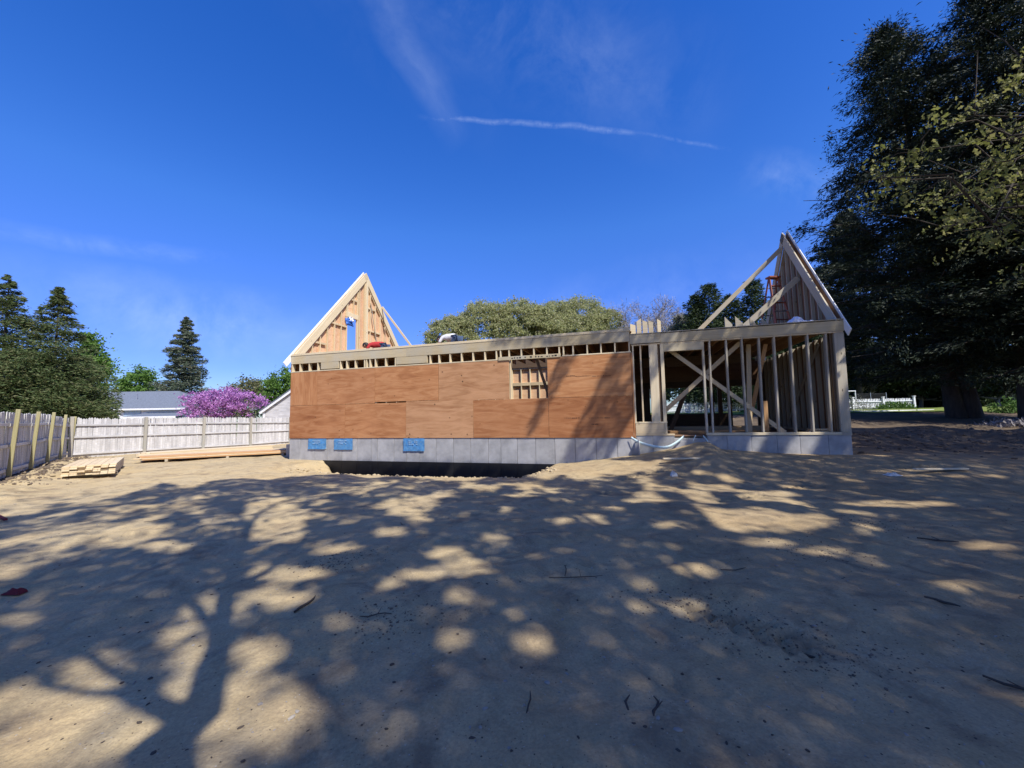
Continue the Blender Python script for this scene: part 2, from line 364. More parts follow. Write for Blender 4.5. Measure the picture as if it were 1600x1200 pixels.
# blotches of darker damp soil and paler dust, stones of the finest size
c = t.mix(t.ramp(t.noise(pos, 1.7, 7, .7, 1.), [(.50, 0.), (.66, .72)]), c, (.20, .15, .098))
c = t.mix(t.ramp(t.noise(pos, 2.6, 7, .75, .6), [(.58, 0.), (.72, .5)]), c, (.52, .44, .30))
speck = t.n('ShaderNodeTexVoronoi', ins={'Vector': pos, 'Scale': 34.}).outputs['Distance']
c = t.mix(t.math('MULTIPLY', t.ramp(speck, [(.10, 1.), (.16, 0.)]), t.ramp(t.noise(pos, 3.3, 3), [(.45, 0.), (.6, .8)])), c, (.09, .07, .055))
speck2 = t.n('ShaderNodeTexVoronoi', ins={'Vector': t.vmath('ADD', pos, (5.3, 2.1, 0)), 'Scale': 21.}).outputs['Distance']
c = t.mix(t.math('MULTIPLY', t.ramp(speck2, [(.05, 1.), (.09, 0.)]), .7), c, (.58, .54, .47))
c = t.mix(t.ramp(n3, [(.3, .42), (.62, 0.)]), c, (.14, .11, .075))
# grass takes over beyond the plot
far = t.math('GREATER_THAN', t.vmath('DOT_PRODUCT', pos, (.25, .968, 0)), 33.)
c = t.mix(far, c, (.10, .15, .035))
hgt = t.math('ADD', t.math('MULTIPLY', n2, 1.), t.math('ADD', t.math('MULTIPLY', n3, .35), t.math('MULTIPLY', t.noise(pos, 18, 5, .7), .6)))
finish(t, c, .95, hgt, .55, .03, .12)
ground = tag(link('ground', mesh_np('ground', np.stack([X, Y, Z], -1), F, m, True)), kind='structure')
m, t = new_mat('lawn_grass'); pos = t.n('ShaderNodeNewGeometry').outputs['Position']
lg = t.noise(pos, 1.3, 5); finish(t, t.ramp(lg, [(.3, (.115, .15, .03)), (.7, (.20, .235, .06))]), .9, t.noise(pos, 40, 3), .6, .03, .1); LAWN = m
def g1(x, y): return float(ground_z(np.array([x]), np.array([y]))[0])
def at(px, py, dist):
    """the point `dist` metres ahead of the camera along the line of sight through a photo pixel"""
    d = CF+(px-800)/FPX*CR+(600-py)/FPX*CU; return np.array([0, 0, EYE])+d*dist/(d[1]*1.0)
def on_ground(px, py):
    d = CF+(px-800)/FPX*CR+(600-py)/FPX*CU; t_ = 2.
    for _ in range(400):
        p = np.array([0, 0, EYE])+d*t_
        if p[2] <= g1(p[0], p[1]): break
        t_ += max(.01, (p[2]-g1(p[0], p[1]))*.7)
    return p

# ---------------------------------------------------------------- the unfinished house
house = thing('unfinished_house', 'wood framed house under construction with brown plywood walls on a grey concrete foundation', 'house', (HP[0], HP[1], SILL), -YAW)
Hh = house
def at_h(u, v, z=0): p = HP+u*HU+v*HV; return np.array([p[0], p[1], SILL+z])
# foundation: core walls carry form-marked concrete panels as sub-parts
core = block('foundation_wall', Hh, CONCRETE, (.02, .06, -2.25), (UM, .28, -.02))
def sub(o, par):                                             # hang a part's piece on the part without moving it
    o.parent = par; o.matrix_parent_inverse = par.matrix_basis.inverted(); return o
seams = [0, .49, 1.12, 1.7, 2.32, 2.94, 3.54, 3.77, 4.42, 4.9, 5.39, 5.99, 6.61, 7.21, 7.81, 8.22, 8.75, 9.33, 9.92, 10.53, 11.14, 11.73, UM]
for a, b in zip(seams[:-1], seams[1:]):
    j = rng.uniform(-.003, .003)
    sub(block('concrete_panel', Hh, CONCRETE, (a+.005, .022+j, -.785), (b-.005, .0605, -.001), .003), core)
    sub(block('dampproof_panel', Hh, TAR, (a+.002, .018+j, -2.24), (b-.002, .0605, -.787), .003), core)
w2 = block('foundation_wall', Hh, CONCRETE, (UM+.002, .06, -1.6), (UL, .28, -.02))
for a, b, top in ((UM+.01, 12.7, .05), (12.7, 13.27, .05), (13.27, 14.09, -.10), (14.09, 14.57, .05), (14.57, 15.14, .05), (15.14, 15.73, .05), (15.73, 16.24, .05), (16.24, 16.85, .05), (16.85, UL, .05)):
    sub(block('concrete_panel', Hh, CONCRETE, (a+.003, .022+rng.uniform(-.003, .003), -1.5), (b-.003, .0605, top), .003), w2)
block('foundation_wall', Hh, CONCRETE, (0, .285, -1.6), (.22, WM, -.02)); block('foundation_wall', Hh, CONCRETE, (UL-.22, .285, -1.6), (UL, WW, -.02))
for a, b, zl in ((.87, 1.64, -.34), (2.0, 2.75, -.35), (4.79, 5.55, -.38)):
    wn = block('basement_window', Hh, BLUEFILM, (a, .006, zl), (b, .021, -.012), .006)
    sub(block('frame', Hh, FILM_PALE, (a-.02, .003, zl-.03), (b+.02, .020, zl), .004), wn)
    # creased film: a wrinkled sheet, and the pale print block on it
    n_ = 14; uu, zz = np.meshgrid(np.linspace(a+.01, b+(.04 if a > 1.8 else -.01), n_), np.linspace(zl-.05, -.03, n_))
    vv = -.006-.016*vnoise(uu, zz, .09, 21)
    i_ = np.arange(n_*n_).reshape(n_, n_); Ff = np.stack([i_[:-1, :-1], i_[:-1, 1:], i_[1:, 1:], i_[1:, :-1]], -1).reshape(-1, 4)
    sub(link('film', mesh_np('film', np.stack([uu, vv, zz], -1), Ff, BLUEFILM), Hh), wn)
    mu, mz = (a+b)/2, (zl*.42)
    for r_ in range(3):
        for c_ in range(5):
            x0 = mu-.16+c_*.068; z0 = mz+.05-r_*.052
            if rng.random() < .85: sub(block('print', Hh, FILM_PALE, (x0, -.031, z0), (x0+rng.uniform(.03, .058), -.026, z0+.024), .001), wn)

# sheathing, every sheet its own
def sheet(u0, u1, z0, z1, mt, lab=None, v0=0.):
    o = block('plywood_panel', Hh, mt, (u0+.004, v0, z0+.004), (u1-.004, v0+.015, z1-.004), .002)
    if lab: o['label'] = lab
    return o
for k, mt in enumerate((PLY, PLY, PLY_T, PLY, PLY)):
    o = sheet(2.44*k, 2.44*(k+1), -.004+.003*(k % 2), 1.2 if k != 2 else 1.235, mt, 'knotty tan plywood panel' if k == 2 else None, rng.uniform(-.002, .003))
for a, b, mt in ((0, 1.22, PLY), (1.22, 3.66, PLY), (3.66, 6.1, PLY), (6.1, 8.54, PLY_T), (9.755, 12.2, PLY)):
    sheet(a, b, 1.2 if a != 3.66 else 1.236, 2.43, mt, None, rng.uniform(-.002, .003))
for (a, b, z, hh) in ((10.33, 10.55, 1.825, .022), (10.60, 11.05, 1.81, .012), (11.10, 11.64, 1.79, .016), (10.24, 10.42, .575, .018), (10.46, 10.66, .57, .03), (10.95, 11.30, .565, .014), (11.34, 11.55, .56, .026), (11.03, 11.2, .375, .035)):
    x_ = a
    while x_ < b:
        w_ = rng.uniform(.018, .05); block('ink_stamp', Hh, INK, (x_, -.0035, z), (x_+w_, -.0024, z+hh*rng.uniform(.6, 1)), .0005); x_ += w_+rng.uniform(.008, .03)
# framing of the front wall
block('sole_plate', Hh, PINE, (0, .017, .0), (UM, .155, .038))
block('wall_plate', Hh, PINE_W, (0.0, .004, 2.436), (8.2, .155, 2.472)); block('wall_plate', Hh, PINE_W, (10.22, .004, 2.436), (UM-.04, .155, 2.472))
CR_U = [.05, .40, .82, 1.21, 2.11+.09, 2.47, 2.83, 3.22, 3.30, 3.44, 3.66, 4.07, 4.46, 5.78, 6.11, 6.51, 6.92, 7.32, 7.73, 8.12, 8.26, 8.54, 8.94, 9.34, 9.75, 10.13, 10.26, 10.55, 10.97, 11.37, 11.77, 12.17]
for u in CR_U:
    block('cripple_stud', Hh, PINE_W, (u-.019, .006+rng.uniform(0, .004), 2.474), (u+.019, .146, 2.75), .003)
for a, b in ((1.36, 2.13), (4.5, 5.68)):
    block('header', Hh, LVL, (a, .002, 2.50), (b, .14, 2.752)); block('painted_gap_shadow', Hh, DARKWOOD, (a+.05, .05, 2.473), (b-.03, .14, 2.498), .002)  # dark strip under each header stands in for the gap's shade
block('window_ledger', Hh, LVL, (8.2, -.030, 2.42), (10.18, .001, 2.53))
for x_ in np.arange(8.55, 10.05, .085):
    if rng.random() < .75: block('ink_stamp', Hh, INK, (x_, -.0335, 2.455), (x_+rng.uniform(.03, .07), -.0315, 2.455+rng.uniform(.02, .05)), .0005)
for a, b in ((0, 4.9), (4.9, 10.1), (10.1, UM-.06)):
    block('rim_board', Hh, LVL, (a+.002, rng.uniform(-.004, 0), 2.756), (b-.002, .045, 3.055), .004)
block('deck_edge', Hh, PINE_W, (-.02, -.012, 3.058), (5.2, .14, 3.095)); block('deck_edge', Hh, PINE_W, (5.21, -.012, 3.058), (UM-.03, .14, 3.095))
block('deck_plate', Hh, PINE_W, (.0, .0, 3.097), (6.2, .14, 3.135)); block('deck_plate', Hh, PINE_W, (6.21, .0, 3.097), (UM-.05, .14, 3.14))
# studs of the window opening and the rest of the main part
for u in np.arange(.02, UM, .4065):
    if not 8.58 < u < 9.72: block('stud', Hh, PINE, (u, .017, .038), (u+.038, .155, 2.436))
block('window_sill', Hh, PINE_W, (8.54, .003, 1.16), (9.755, .155, 1.198)); 
for u in (8.50, 9.757): block('window_jamb', Hh, PINE_W, (u, .016, .04), (u+.038, .155, 2.436))
beam('temporary_brace', Hh, DARKWOOD, (9.30, .35, 2.62), (9.78, .35, 1.05), .09, .04, (0, 1, 0))
# floors and joists
block('floor_deck', Hh, PLY_D, (.1, .16, -.04), (UM-.05, WM-.05, -.005))
for u in np.arange(.4, UM-.1, .4065):
    hole = 4.9 < u < 9.9  # deck opening added so that sun reaches the partition behind the window
    if hole: beam('joist', Hh, FIR, (u, .05, 2.9), (u, 3.68, 2.9), .04, .28); beam('joist', Hh, FIR, (u, 5.16, 2.9), (u, WM-.1, 2.9), .04, .28)
    else: beam('joist', Hh, FIR, (u, .05, 2.9), (u, WM-.1, 2.9), .04, .28)
for a, b, c_, d in ((.05, 4.95, .15, WM), (4.96, 9.85, .15, 3.7), (4.96, 9.85, 5.15, WM), (9.86, UM, .15, WM)):
    block('deck_panel', Hh, PLY_D, (a, c_, 3.062), (b, d, 3.085))
# the inside partition that shows, sunlit, through the window
P5 = 5.0
for u in np.arange(4.3, 9.9, .4065):
    block('stud', Hh, PINE_W, (u, P5, .0), (u+.038, P5+.09, 2.70))
block('wall_plate', Hh, PINE_W, (4.2, P5, 2.702), (10, P5+.09, 2.745))
block('header', Hh, DARKWOOD, (4.2, P5-.03, 2.76), (10, P5-.002, 3.42))  # added dark board hides the sky gap, standing in for shade under the deck
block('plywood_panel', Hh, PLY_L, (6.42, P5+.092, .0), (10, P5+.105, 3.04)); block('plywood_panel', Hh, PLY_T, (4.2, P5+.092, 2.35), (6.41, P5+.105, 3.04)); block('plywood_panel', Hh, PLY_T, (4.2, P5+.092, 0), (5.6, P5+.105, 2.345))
for u in np.arange(6.34, 9.8, .4065): block('blocking', Hh, PINE, (u+.04, P5+.002, 1.98), (u+.40, P5+.088, 2.12))
for u in np.arange(.2, UM, .4065): block('stud', Hh, PINE, (u, WM-.15, 0), (u+.038, WM-.02, 2.75))
for a, b in ((0, 2.44), (2.44, 4.88), (7.32, 9.76), (9.76, UM)): block('plywood_panel', Hh, PLY_D, (a, WM-.018, 0), (b-.004, WM, 2.9))
block('plywood_panel', Hh, PLY_D, (4.89, WM-.018, 2.3), (7.31, WM, 2.9)); block('plywood_panel', Hh, PLY_D, (4.89, WM-.018, 0), (5.4, WM, 2.295))
block('plywood_panel', Hh, PLY, (-.016, .02, 0), (-.001, 2.44, 3.0)); block('plywood_panel', Hh, PLY, (-.016, 2.445, 0), (-.001, 4.9, 3.0)); block('plywood_panel', Hh, PLY, (-.016, 4.905, 0), (-.001, WM, 3.0))
block('plywood_panel', Hh, PLY_D, (UM-.03, 1.4, 0), (UM-.015, 3.8, 2.7)); block('plywood_panel', Hh, PLY_D, (UM-.03, 3.805, 0), (UM-.015, 6.1, 2.7))

# ---- wing
block('rim_board', Hh, LVL, (UM-.055, -.012, 2.675), (13.02, .04, 2.94)); block('rim_board', Hh, LVL, (13.024, -.008, 2.66), (UL+.02, .04, 2.925))
block('deck_edge', Hh, SPRUCE, (UM-.05, -.02, 2.945), (UL+.03, .13, 2.968)); block('wall_plate', Hh, PINE, (UM-.03, .0, 2.622), (UL, .14, 2.656))
block('sill_plate', Hh, PINE, (UM, .004, .056), (13.28, .14, .10)); block('sill_plate', Hh, PINE_W, (14.08, .002, .056), (UL+.01, .14, .125))
block('threshold_board', Hh, PINE, (UM+.005, -.004, .102), (13.07, .03, .40)); block('sill_plate', Hh, PINE_W, (UM-.01, -.01, .402), (13.10, .14, .44))
block('end_board', Hh, PLY, (UM-.045, -.006, .0), (UM-.005, .12, 2.42)); block('stud', Hh, PINE_W, (UM-.004, -.003, .442), (UM+.036, .13, 2.62))
block('post', Hh, PINE_W, (12.70, -.002, .442), (12.93, .13, 2.62), .006)
block('stud', Hh, PINE, (12.45, .01, .442), (12.492, .13, 2.62)); block('stud', Hh, DARKWOOD, (12.94, .03, .442), (12.98, .13, 2.62))  # the dark stud fills the gap beside the post, standing in for its shade
block('stud', Hh, PINE_W, (13.00, -.004, .10), (13.09, .13, 2.62)); block('header', Hh, LVL, (13.092, -.006, 2.40), (14.10, .10, 2.62))
for u in (14.105, 14.255, 14.68, 15.045, 15.445, 15.80, 16.175, 16.55, 16.94):
    beam('stud', Hh, SPRUCE, (u+rng.uniform(-.012, .012), .07, .126), (u+.02+rng.uniform(-.02, .02), .07, 2.62), .042 if u > 14.2 else .05, .13, (0, 1, 0))
beam('corner_post', Hh, SPRUCE, (17.235, .05, .126), (17.245, .05, 2.62), .21, .11, (0, 1, 0), .006); block('stud', Hh, DARKWOOD, (17.06, .06, .126), (17.10, .13, 2.62))
block('corner_board', Hh, SPRUCE, (17.14, -.009, .05), (17.345, -.0065, .124))
beam('cross_brace', Hh, PINE_W, (13.26, .42, 2.52), (16.05, .42, .10), .11, .04, (0, 1, 0)); beam('cross_brace', Hh, PINE, (15.15, .55, 2.60), (13.05, .55, .70), .12, .04, (0, 1, 0))
beam('prop', Hh, PINE, (15.30, .75, .05), (15.46, .95, 2.6), .12, .05, (0, 1, 0)); beam('prop', Hh, FIR, (15.40, 1.4, .05), (15.85, .8, 2.55), .1, .045, (0, 1, 0))
beam('prop', Hh, DARKWOOD, (13.35, 2.2, .05), (13.9, 2.4, 1.35), .14, .045, (0, 1, 0)); beam('prop', Hh, FIR, (15.6, .35, .126), (15.6, .35, .95), .12, .05, (0, 1, 0))
block('floor_deck', Hh, PLY_D, (UM, .16, .02), (UL, WW, .055))
for u in np.arange(UM+.3, UL-.05, .4065): beam('joist', Hh, FIR, (u, .05, 2.80), (u, WW-.03, 2.80), .04, .235)
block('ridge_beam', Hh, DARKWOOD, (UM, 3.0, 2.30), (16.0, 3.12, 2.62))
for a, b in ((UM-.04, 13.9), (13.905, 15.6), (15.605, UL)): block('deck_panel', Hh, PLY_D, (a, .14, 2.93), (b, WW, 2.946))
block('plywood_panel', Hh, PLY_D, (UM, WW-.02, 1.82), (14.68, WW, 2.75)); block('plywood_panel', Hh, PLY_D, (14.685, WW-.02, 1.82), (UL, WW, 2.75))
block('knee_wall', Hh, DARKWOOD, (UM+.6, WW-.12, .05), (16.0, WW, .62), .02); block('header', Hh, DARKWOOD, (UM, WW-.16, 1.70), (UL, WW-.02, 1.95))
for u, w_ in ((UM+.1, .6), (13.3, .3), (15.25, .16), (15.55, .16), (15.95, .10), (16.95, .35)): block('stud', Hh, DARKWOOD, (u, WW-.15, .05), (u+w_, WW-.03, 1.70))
# right wall of the wing with its joints letting in slits of light
vj = [.14, 1.10, 1.115, 2.33, 2.342, 3.55, 3.556, 4.78, 4.79, WW]
for k in range(0, len(vj), 2): block('plywood_panel', Hh, PLY_D, (UL-.016, vj[k], .05), (UL-.001, vj[k+1], 2.68))
for v in np.arange(.5, WW, .4065): block('stud', Hh, SPRUCE, (UL-.125, v, .126), (UL-.018, v+.038, 2.66))
block('wall_plate', Hh, SPRUCE, (UL-.13, .16, .057), (UL-.017, WW, .124))
beam('wall_brace', Hh, SPRUCE, (UL-.15, 1.0, 2.5), (UL-.15, 3.6, .3), .09, .03, (1, 0, 0))

# ---- gables
def gable(u0, sgn, W_, zb, zt, studs_v, opening=None, ply=PLY_T, wood_s=PINE, rafter=PINE_W):
    """gable wall in the plane u = u0; its studs stand on the side sgn, the sheathing and rake board on the other"""
    h = W_/2; sl = (zt-zb)/h; th = math.atan(sl); up_f = (0, -math.sin(th), math.cos(th)); up_b = (0, math.sin(th), math.cos(th))
    zr = lambda v: zb+sl*(h-abs(v-h)) - .36*math.sqrt(1+sl*sl)*.98
    # sheathing in sheets: vertical strips cut to the roof slope
    cuts = sorted(set([0.02, 1.22, h, W_-1.22, W_-.02]+([opening[0], opening[1]] if opening else [])))
    def piece(v0, v1, z0, zc0, zc1):
        d = .014*sgn; P = []
        for uu in (u0-d-.001*sgn, u0-.001*sgn): P += [(uu, v0, z0), (uu, v1, z0), (uu, v1, zc1), (uu, v0, zc0)]
        return link('gable_sheathing', mesh_np('sheet', P, [np.array([(0, 3, 2, 1), (4, 5, 6, 7), (0, 1, 5, 4), (1, 2, 6, 5), (2, 3, 7, 6), (3, 0, 4, 7)])], ply), Hh)
    top = lambda v: zb+sl*(h-abs(v-h))-.05
    for v0, v1 in zip(cuts[:-1], cuts[1:]):
        if opening and abs(v0-opening[0]) < .01: piece(v0+.002, v1-.002, opening[3], top(v0), top(v1))
        else: piece(v0+.002, v1-.002, zb-.12, top(v0), top(v1))
    s0, s1 = (u0, u0+.09*sgn)
    for v in studs_v:
        for z0, z1 in (([(zb, opening[2]), (opening[3]+.2, zr(v))] if opening and opening[0]-.02 < v < opening[1] else [(zb, zr(v))])):
            if z1-z0 > .15: block('gable_stud', Hh, wood_s, (s0, v-.019, z0), (s1, v+.019, z1+.06))
    for (v0, w_, p, q) in ((0, up_f, 0, h), (1, up_b, W_, h)):
        dirn = np.array([0, h if v0 == 0 else -h, zt-zb]); dirn /= np.linalg.norm(dirn); e0 = np.array([0, p, zb]); e1 = np.array([0, h, zt])
        off = -np.array(w_)*.15; uoff = np.array([u0+.115*sgn, 0, 0])
        beam('rafter', Hh, rafter, e0+off+uoff-dirn*.02, e1+off+uoff-dirn*(.02), .04, .285, w_)
        off2 = -np.array(w_)*.335; u2 = np.array([u0+.045*sgn, 0, 0])
        beam('gable_top_plate', Hh, wood_s, e0+off2+u2+dirn*.35, e1+off2+u2-dirn*.30, .09, .04, w_)
        off3 = np.array(w_)*.012-dirn*.45; u3 = np.array([u0-.034*sgn, 0, 0])
        beam('rake_board', Hh, WHITE_TRIM, e0+off3+u3-np.array(w_)*.085, e1+np.array(w_)*.012+u3-np.array(w_)*.085+dirn*.02, .025, .21, w_)
    return zr
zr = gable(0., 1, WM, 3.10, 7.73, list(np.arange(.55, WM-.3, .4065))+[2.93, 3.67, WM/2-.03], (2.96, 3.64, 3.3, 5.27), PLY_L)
block('header', Hh, PINE_W, (.005, 2.9, 5.275), (.088, 3.72, 5.50))
for v0, v1, z in ((2.0, 2.9, 4.75), (.9, 1.7, 3.75), (2.98, 3.62, 6.1), (4.3, 5.4, 4.9), (4.3, 5.0, 6.0), (5.5, 7.0, 4.2), (1.3, 2.9, 3.35)): 
    for v in np.arange(v0, v1, .4065): block('blocking', Hh, PINE, (.004, v, z), (.086, min(v+.37, v1), z+.085))
block('gable_post', Hh, PINE_W, (.0, WM/2+.02, 3.1), (.14, WM/2+.16, 7.25)); block('wall_plate', Hh, PINE_W, (.0, .1, 3.098), (.1, WM-.1, 3.137))
beam('gable_brace', Hh, PINE_W, (.16, 5.45, 6.35), (2.7, 5.45, 3.12), .10, .04, (0, 1, 0))
beam('lookout_strap', Hh, SPRUCE, (.13, 4.55, 6.3), (.13, 5.2, 3.9), .05, .02, (1, 0, 0))
ZT2 = 6.62
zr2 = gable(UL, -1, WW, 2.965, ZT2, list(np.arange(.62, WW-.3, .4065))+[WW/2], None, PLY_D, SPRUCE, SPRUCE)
block('wall_plate', Hh, SPRUCE, (UL-.1, .1, 2.97), (UL, WW-.1, 3.0))
beam('gable_brace', Hh, SPRUCE, (UL-.12, 3.2, 6.12), (14.0, 3.2, 3.0), .14, .04, (0, 1, 0)); beam('gable_brace', Hh, SPRUCE, (UL-.12, 2.05, 4.72), (15.3, 2.05, 3.0), .17, .04, (0, 1, 0))
beam('gable_brace', Hh, FIR, (UL-.12, 4.4, 4.6), (15.2, 4.4, 2.97), .14, .04, (0, 1, 0))

# ---------------------------------------------------------------- things on and at the house
def hthing(name, label, cat, u, v, z, rz=0, group=None):
    p = at_h(u, v, z); return thing(name, label, cat, p, -YAW+rz, group)
# rafter ends stacked on the wing's deck: loose boards with slanted cuts
def cut_board(u, v, z, w_, h_, d_, label, ang=.5, mt=PINE_W):
    P = []
    for y in (0, d_): P += [(-w_/2, y, 0), (w_/2, y, 0), (w_/2, y, h_*(1-ang*.35)), (-w_/2, y, h_)]
    o = link('upright_board', mesh_np('cut_board', P, [np.array([(0, 1, 2, 3), (5, 4, 7, 6), (0, 4, 5, 1), (1, 5, 6, 2), (2, 6, 7, 3), (3, 7, 4, 0)])], mt))
    o.location = at_h(u, v, z); o.rotation_euler = (0, 0, -YAW+rng.uniform(-.2, .2)); o['category'] = 'board'; o['label'] = label; return o
for (u, h_, w_, lab) in ((12.30, .36, .15, 'pale board standing on the deck, leftmost of the cluster above the porch post'), (12.47, .42, .12, 'pale board standing second from the left in the cluster above the porch post'),
                     (12.64, .44, .13, 'tallest pale board in the middle of the cluster above the porch post'), (12.80, .42, .12, 'pale board standing just left of the lone separate board'), (13.03, .44, .10, 'lone pale board standing a gap to the right of the board cluster')):
    cut_board(u, .30, 2.97, w_, h_, .04, lab, .4 if u != 12.47 else -.5)
for (u, h_, w_, lab) in ((15.02, .52, .20, 'grey board end upright beside the dark evergreens, leftmost of four'), (15.30, .52, .19, 'grey slanted board end upright just left of the wide diagonal brace'),
                     (15.66, .44, .16, 'grey board end upright behind the foot of the wide diagonal brace'), (15.95, .42, .16, 'grey board end upright beside the ladder, rightmost of four')):
    cut_board(u, 1.1, 2.97, w_, h_, .04, lab, 1.3, SPRUCE)
# stepladder
ld = hthing('stepladder', 'red orange stepladder standing on the deck before the right gable', 'ladder', 16.72, 2.55, 2.95, .35)
for s in (-1, 1):
    beam('rail', ld, ORANGE, (s*.28, -.36, 0), (s*.14, 0, 2.0), .075, .03, (1, 0, 0)); beam('back_rail', ld, ORANGE, (s*.27, .55, 0), (s*.13, .05, 1.97), .05, .03, (1, 0, 0))
for k in range(1, 7):
    f = k/7; x_ = .28-.14*f; y_ = -.36+.36*f
    block('step', ld, ALU if k % 2 else ORANGE, (-x_, y_-.04, 2*f-.012), (x_, y_+.05, 2*f+.012))
    x2 = .27-.14*f; y2 = .55-.5*f; block('back_rung', ld, ALU, (-x2, y2-.012, 1.97*f-.015), (x2, y2+.012, 1.97*f+.015))
block('top_cap', ld, ORANGE, (-.19, -.09, 1.98), (.19, .13, 2.04), .01)
# crumpled wrap
def crumple(name, w_, d_, h_, mt, n_=16, seed=1):
    x_, y_ = np.meshgrid(np.linspace(-1, 1, n_), np.linspace(-1, 1, n_)); r_ = np.clip(1-np.maximum(abs(x_), abs(y_))**2, 0, 1)
    z_ = h_*(r_**.7)*(.35+1.1*vnoise(x_, y_, .35, seed)); i_ = np.arange(n_*n_).reshape(n_, n_)
    xx = x_*w_/2+.12*w_*(vnoise(x_, y_, .5, seed+1)-.5); yy = y_*d_/2+.12*d_*(vnoise(x_, y_, .5, seed+2)-.5)
    return link(name, mesh_np(name, np.stack([xx, yy, z_], -1), np.stack([i_[:-1, :-1], i_[:-1, 1:], i_[1:, 1:], i_[1:, :-1]], -1).reshape(-1, 4), mt))
o = crumple('plastic_wrap', .62, .4, .20, WRAP, seed=31); o.location = at_h(16.55, .45, 2.97); tag(o, 'crumpled whitish plastic wrap lying on the deck edge below the ladder', 'wrap')
o = crumple('tarp_scrap', .35, .5, .12, BLUE_TARP, seed=33); o.location = at_h(.06, 3.1, 5.05); o.rotation_euler = (0, 1.35, -YAW); tag(o, 'blue tarp scrap hanging in the left gable window opening', 'tarp')
o = crumple('wrapper', .22, .3, .08, WRAP, seed=35); o.location = at_h(.08, 3.22, 5.2); o.rotation_euler = (0, 1.3, -YAW); tag(o, 'white scrap of wrapper above the blue tarp in the gable window', 'scrap')
# pale foam strips drooping at the wing's foundation
def strip(pts, w_, label, closed=False):
    P = np.array([at_h(*q) for q in pts]); n_ = 24; s = np.linspace(0, len(P)-1, n_); Q = np.stack([np.interp(s, range(len(P)), P[:, k]) for k in range(3)], -1)
    for _ in range(3): Q[1:-1] = (Q[:-2]+2*Q[1:-1]+Q[2:])/4
    hv = np.array([HV[0], HV[1], 0]); V = []
    for q in Q:
        for a, b in ((0, 0), (w_, .02), (w_, .035), (0, .012)): V.append(q+np.array([0, 0, a])-hv*b)
    F_ = [(4*i+k, 4*i+(k+1) % 4, 4*i+4+(k+1) % 4, 4*i+4+k) for i in range(n_-1) for k in range(4)]+[(0, 1, 2, 3), (4*n_-4, 4*n_-1, 4*n_-2, 4*n_-3)]
    o = link('foam_strip', mesh_np('strip', V, np.array(F_), FOAM, True)); tag(o, label, 'foam strip')
strip([(12.12, -.03, -.03), (12.3, -.10, -.16), (12.7, -.22, -.27), (13.05, -.22, -.30), (13.3, -.14, -.16), (13.5, -.04, .0)], .075, 'long pale aqua foam strip drooping in a loop below the porch post')
strip([(13.72, -.05, -.11), (13.76, -.04, -.02), (13.80, -.02, .03)], .05, 'short upright aqua foam scrap left in the doorway notch'); strip([(13.98, -.02, .02), (14.03, -.05, -.04), (14.08, -.12, -.13)], .05, 'short slanted aqua foam scrap at the right side of the doorway notch')
# curved grey membrane ends of the foundation by the doorway
n_ = 12; V = []
for k in range(n_):
    a = k/(n_-1)*math.pi*.5; V += [at_h(12.10+.22*math.sin(a), .02-.22*(1-math.cos(a)), -.62), at_h(12.10+.22*math.sin(a), .02-.22*(1-math.cos(a)), -.03)]
F_ = np.array([(2*k, 2*k+2, 2*k+3, 2*k+1) for k in range(n_-1)]); o = link('foundation_wrap', mesh_np('wrap', V, F_, CONCRETE, True))
sd = o.modifiers.new('thickness', 'SOLIDIFY'); sd.thickness = .012; tag(o, 'curved grey sheet bent out from the foundation under the porch post', 'sheet')
# bulkhead left of the house
bk = hthing('concrete_bulkhead', 'grey concrete bulkhead in shadow beyond the left foundation corner', 'bulkhead', -.55, 1.6, -.8)
block('side_wall', bk, CONCRETE, (-.45, -.6, 0), (.5, -.4, .62)); block('side_wall', bk, CONCRETE, (-.45, .4, 0), (.5, .6, .62)); block('front_wall', bk, CONCRETE, (-.62, -.6, 0), (-.46, .6, .5))
# interior lumber
for k, (u, v, z, L_, lab) in enumerate(((14.6, 3.4, .06, 3.8, 'low lumber pile lying on the wing floor, seen through the doorway'), (14.3, 1.3, .06, 2.6, 'short lumber pile on the wing floor just inside the doorway'))):
    o = hthing('lumber_pile', lab, 'lumber', u, v, z, rng.uniform(-.05, .05), 'lumber on the wing floor')
    for i_ in range(4):
        for j_ in range(3 if k == 0 else 2): block('plank', o, PINE if rng.random() < .5 else FIR, (-L_/2+rng.uniform(-.1, .1), -.4+i_*.2, j_*.045), (L_/2+rng.uniform(-.1, .1), -.23+i_*.2, j_*.045+.038))
o = hthing('board_offcut', 'two stacked offcut boards lying by the studs near the right corner', 'offcuts', 16.78, .42, .06)
for k in range(3): block('plank', o, PINE_W, (-.25+.03*k, -.1, k*.05), (.22+.02*k, .1, k*.05+.038))

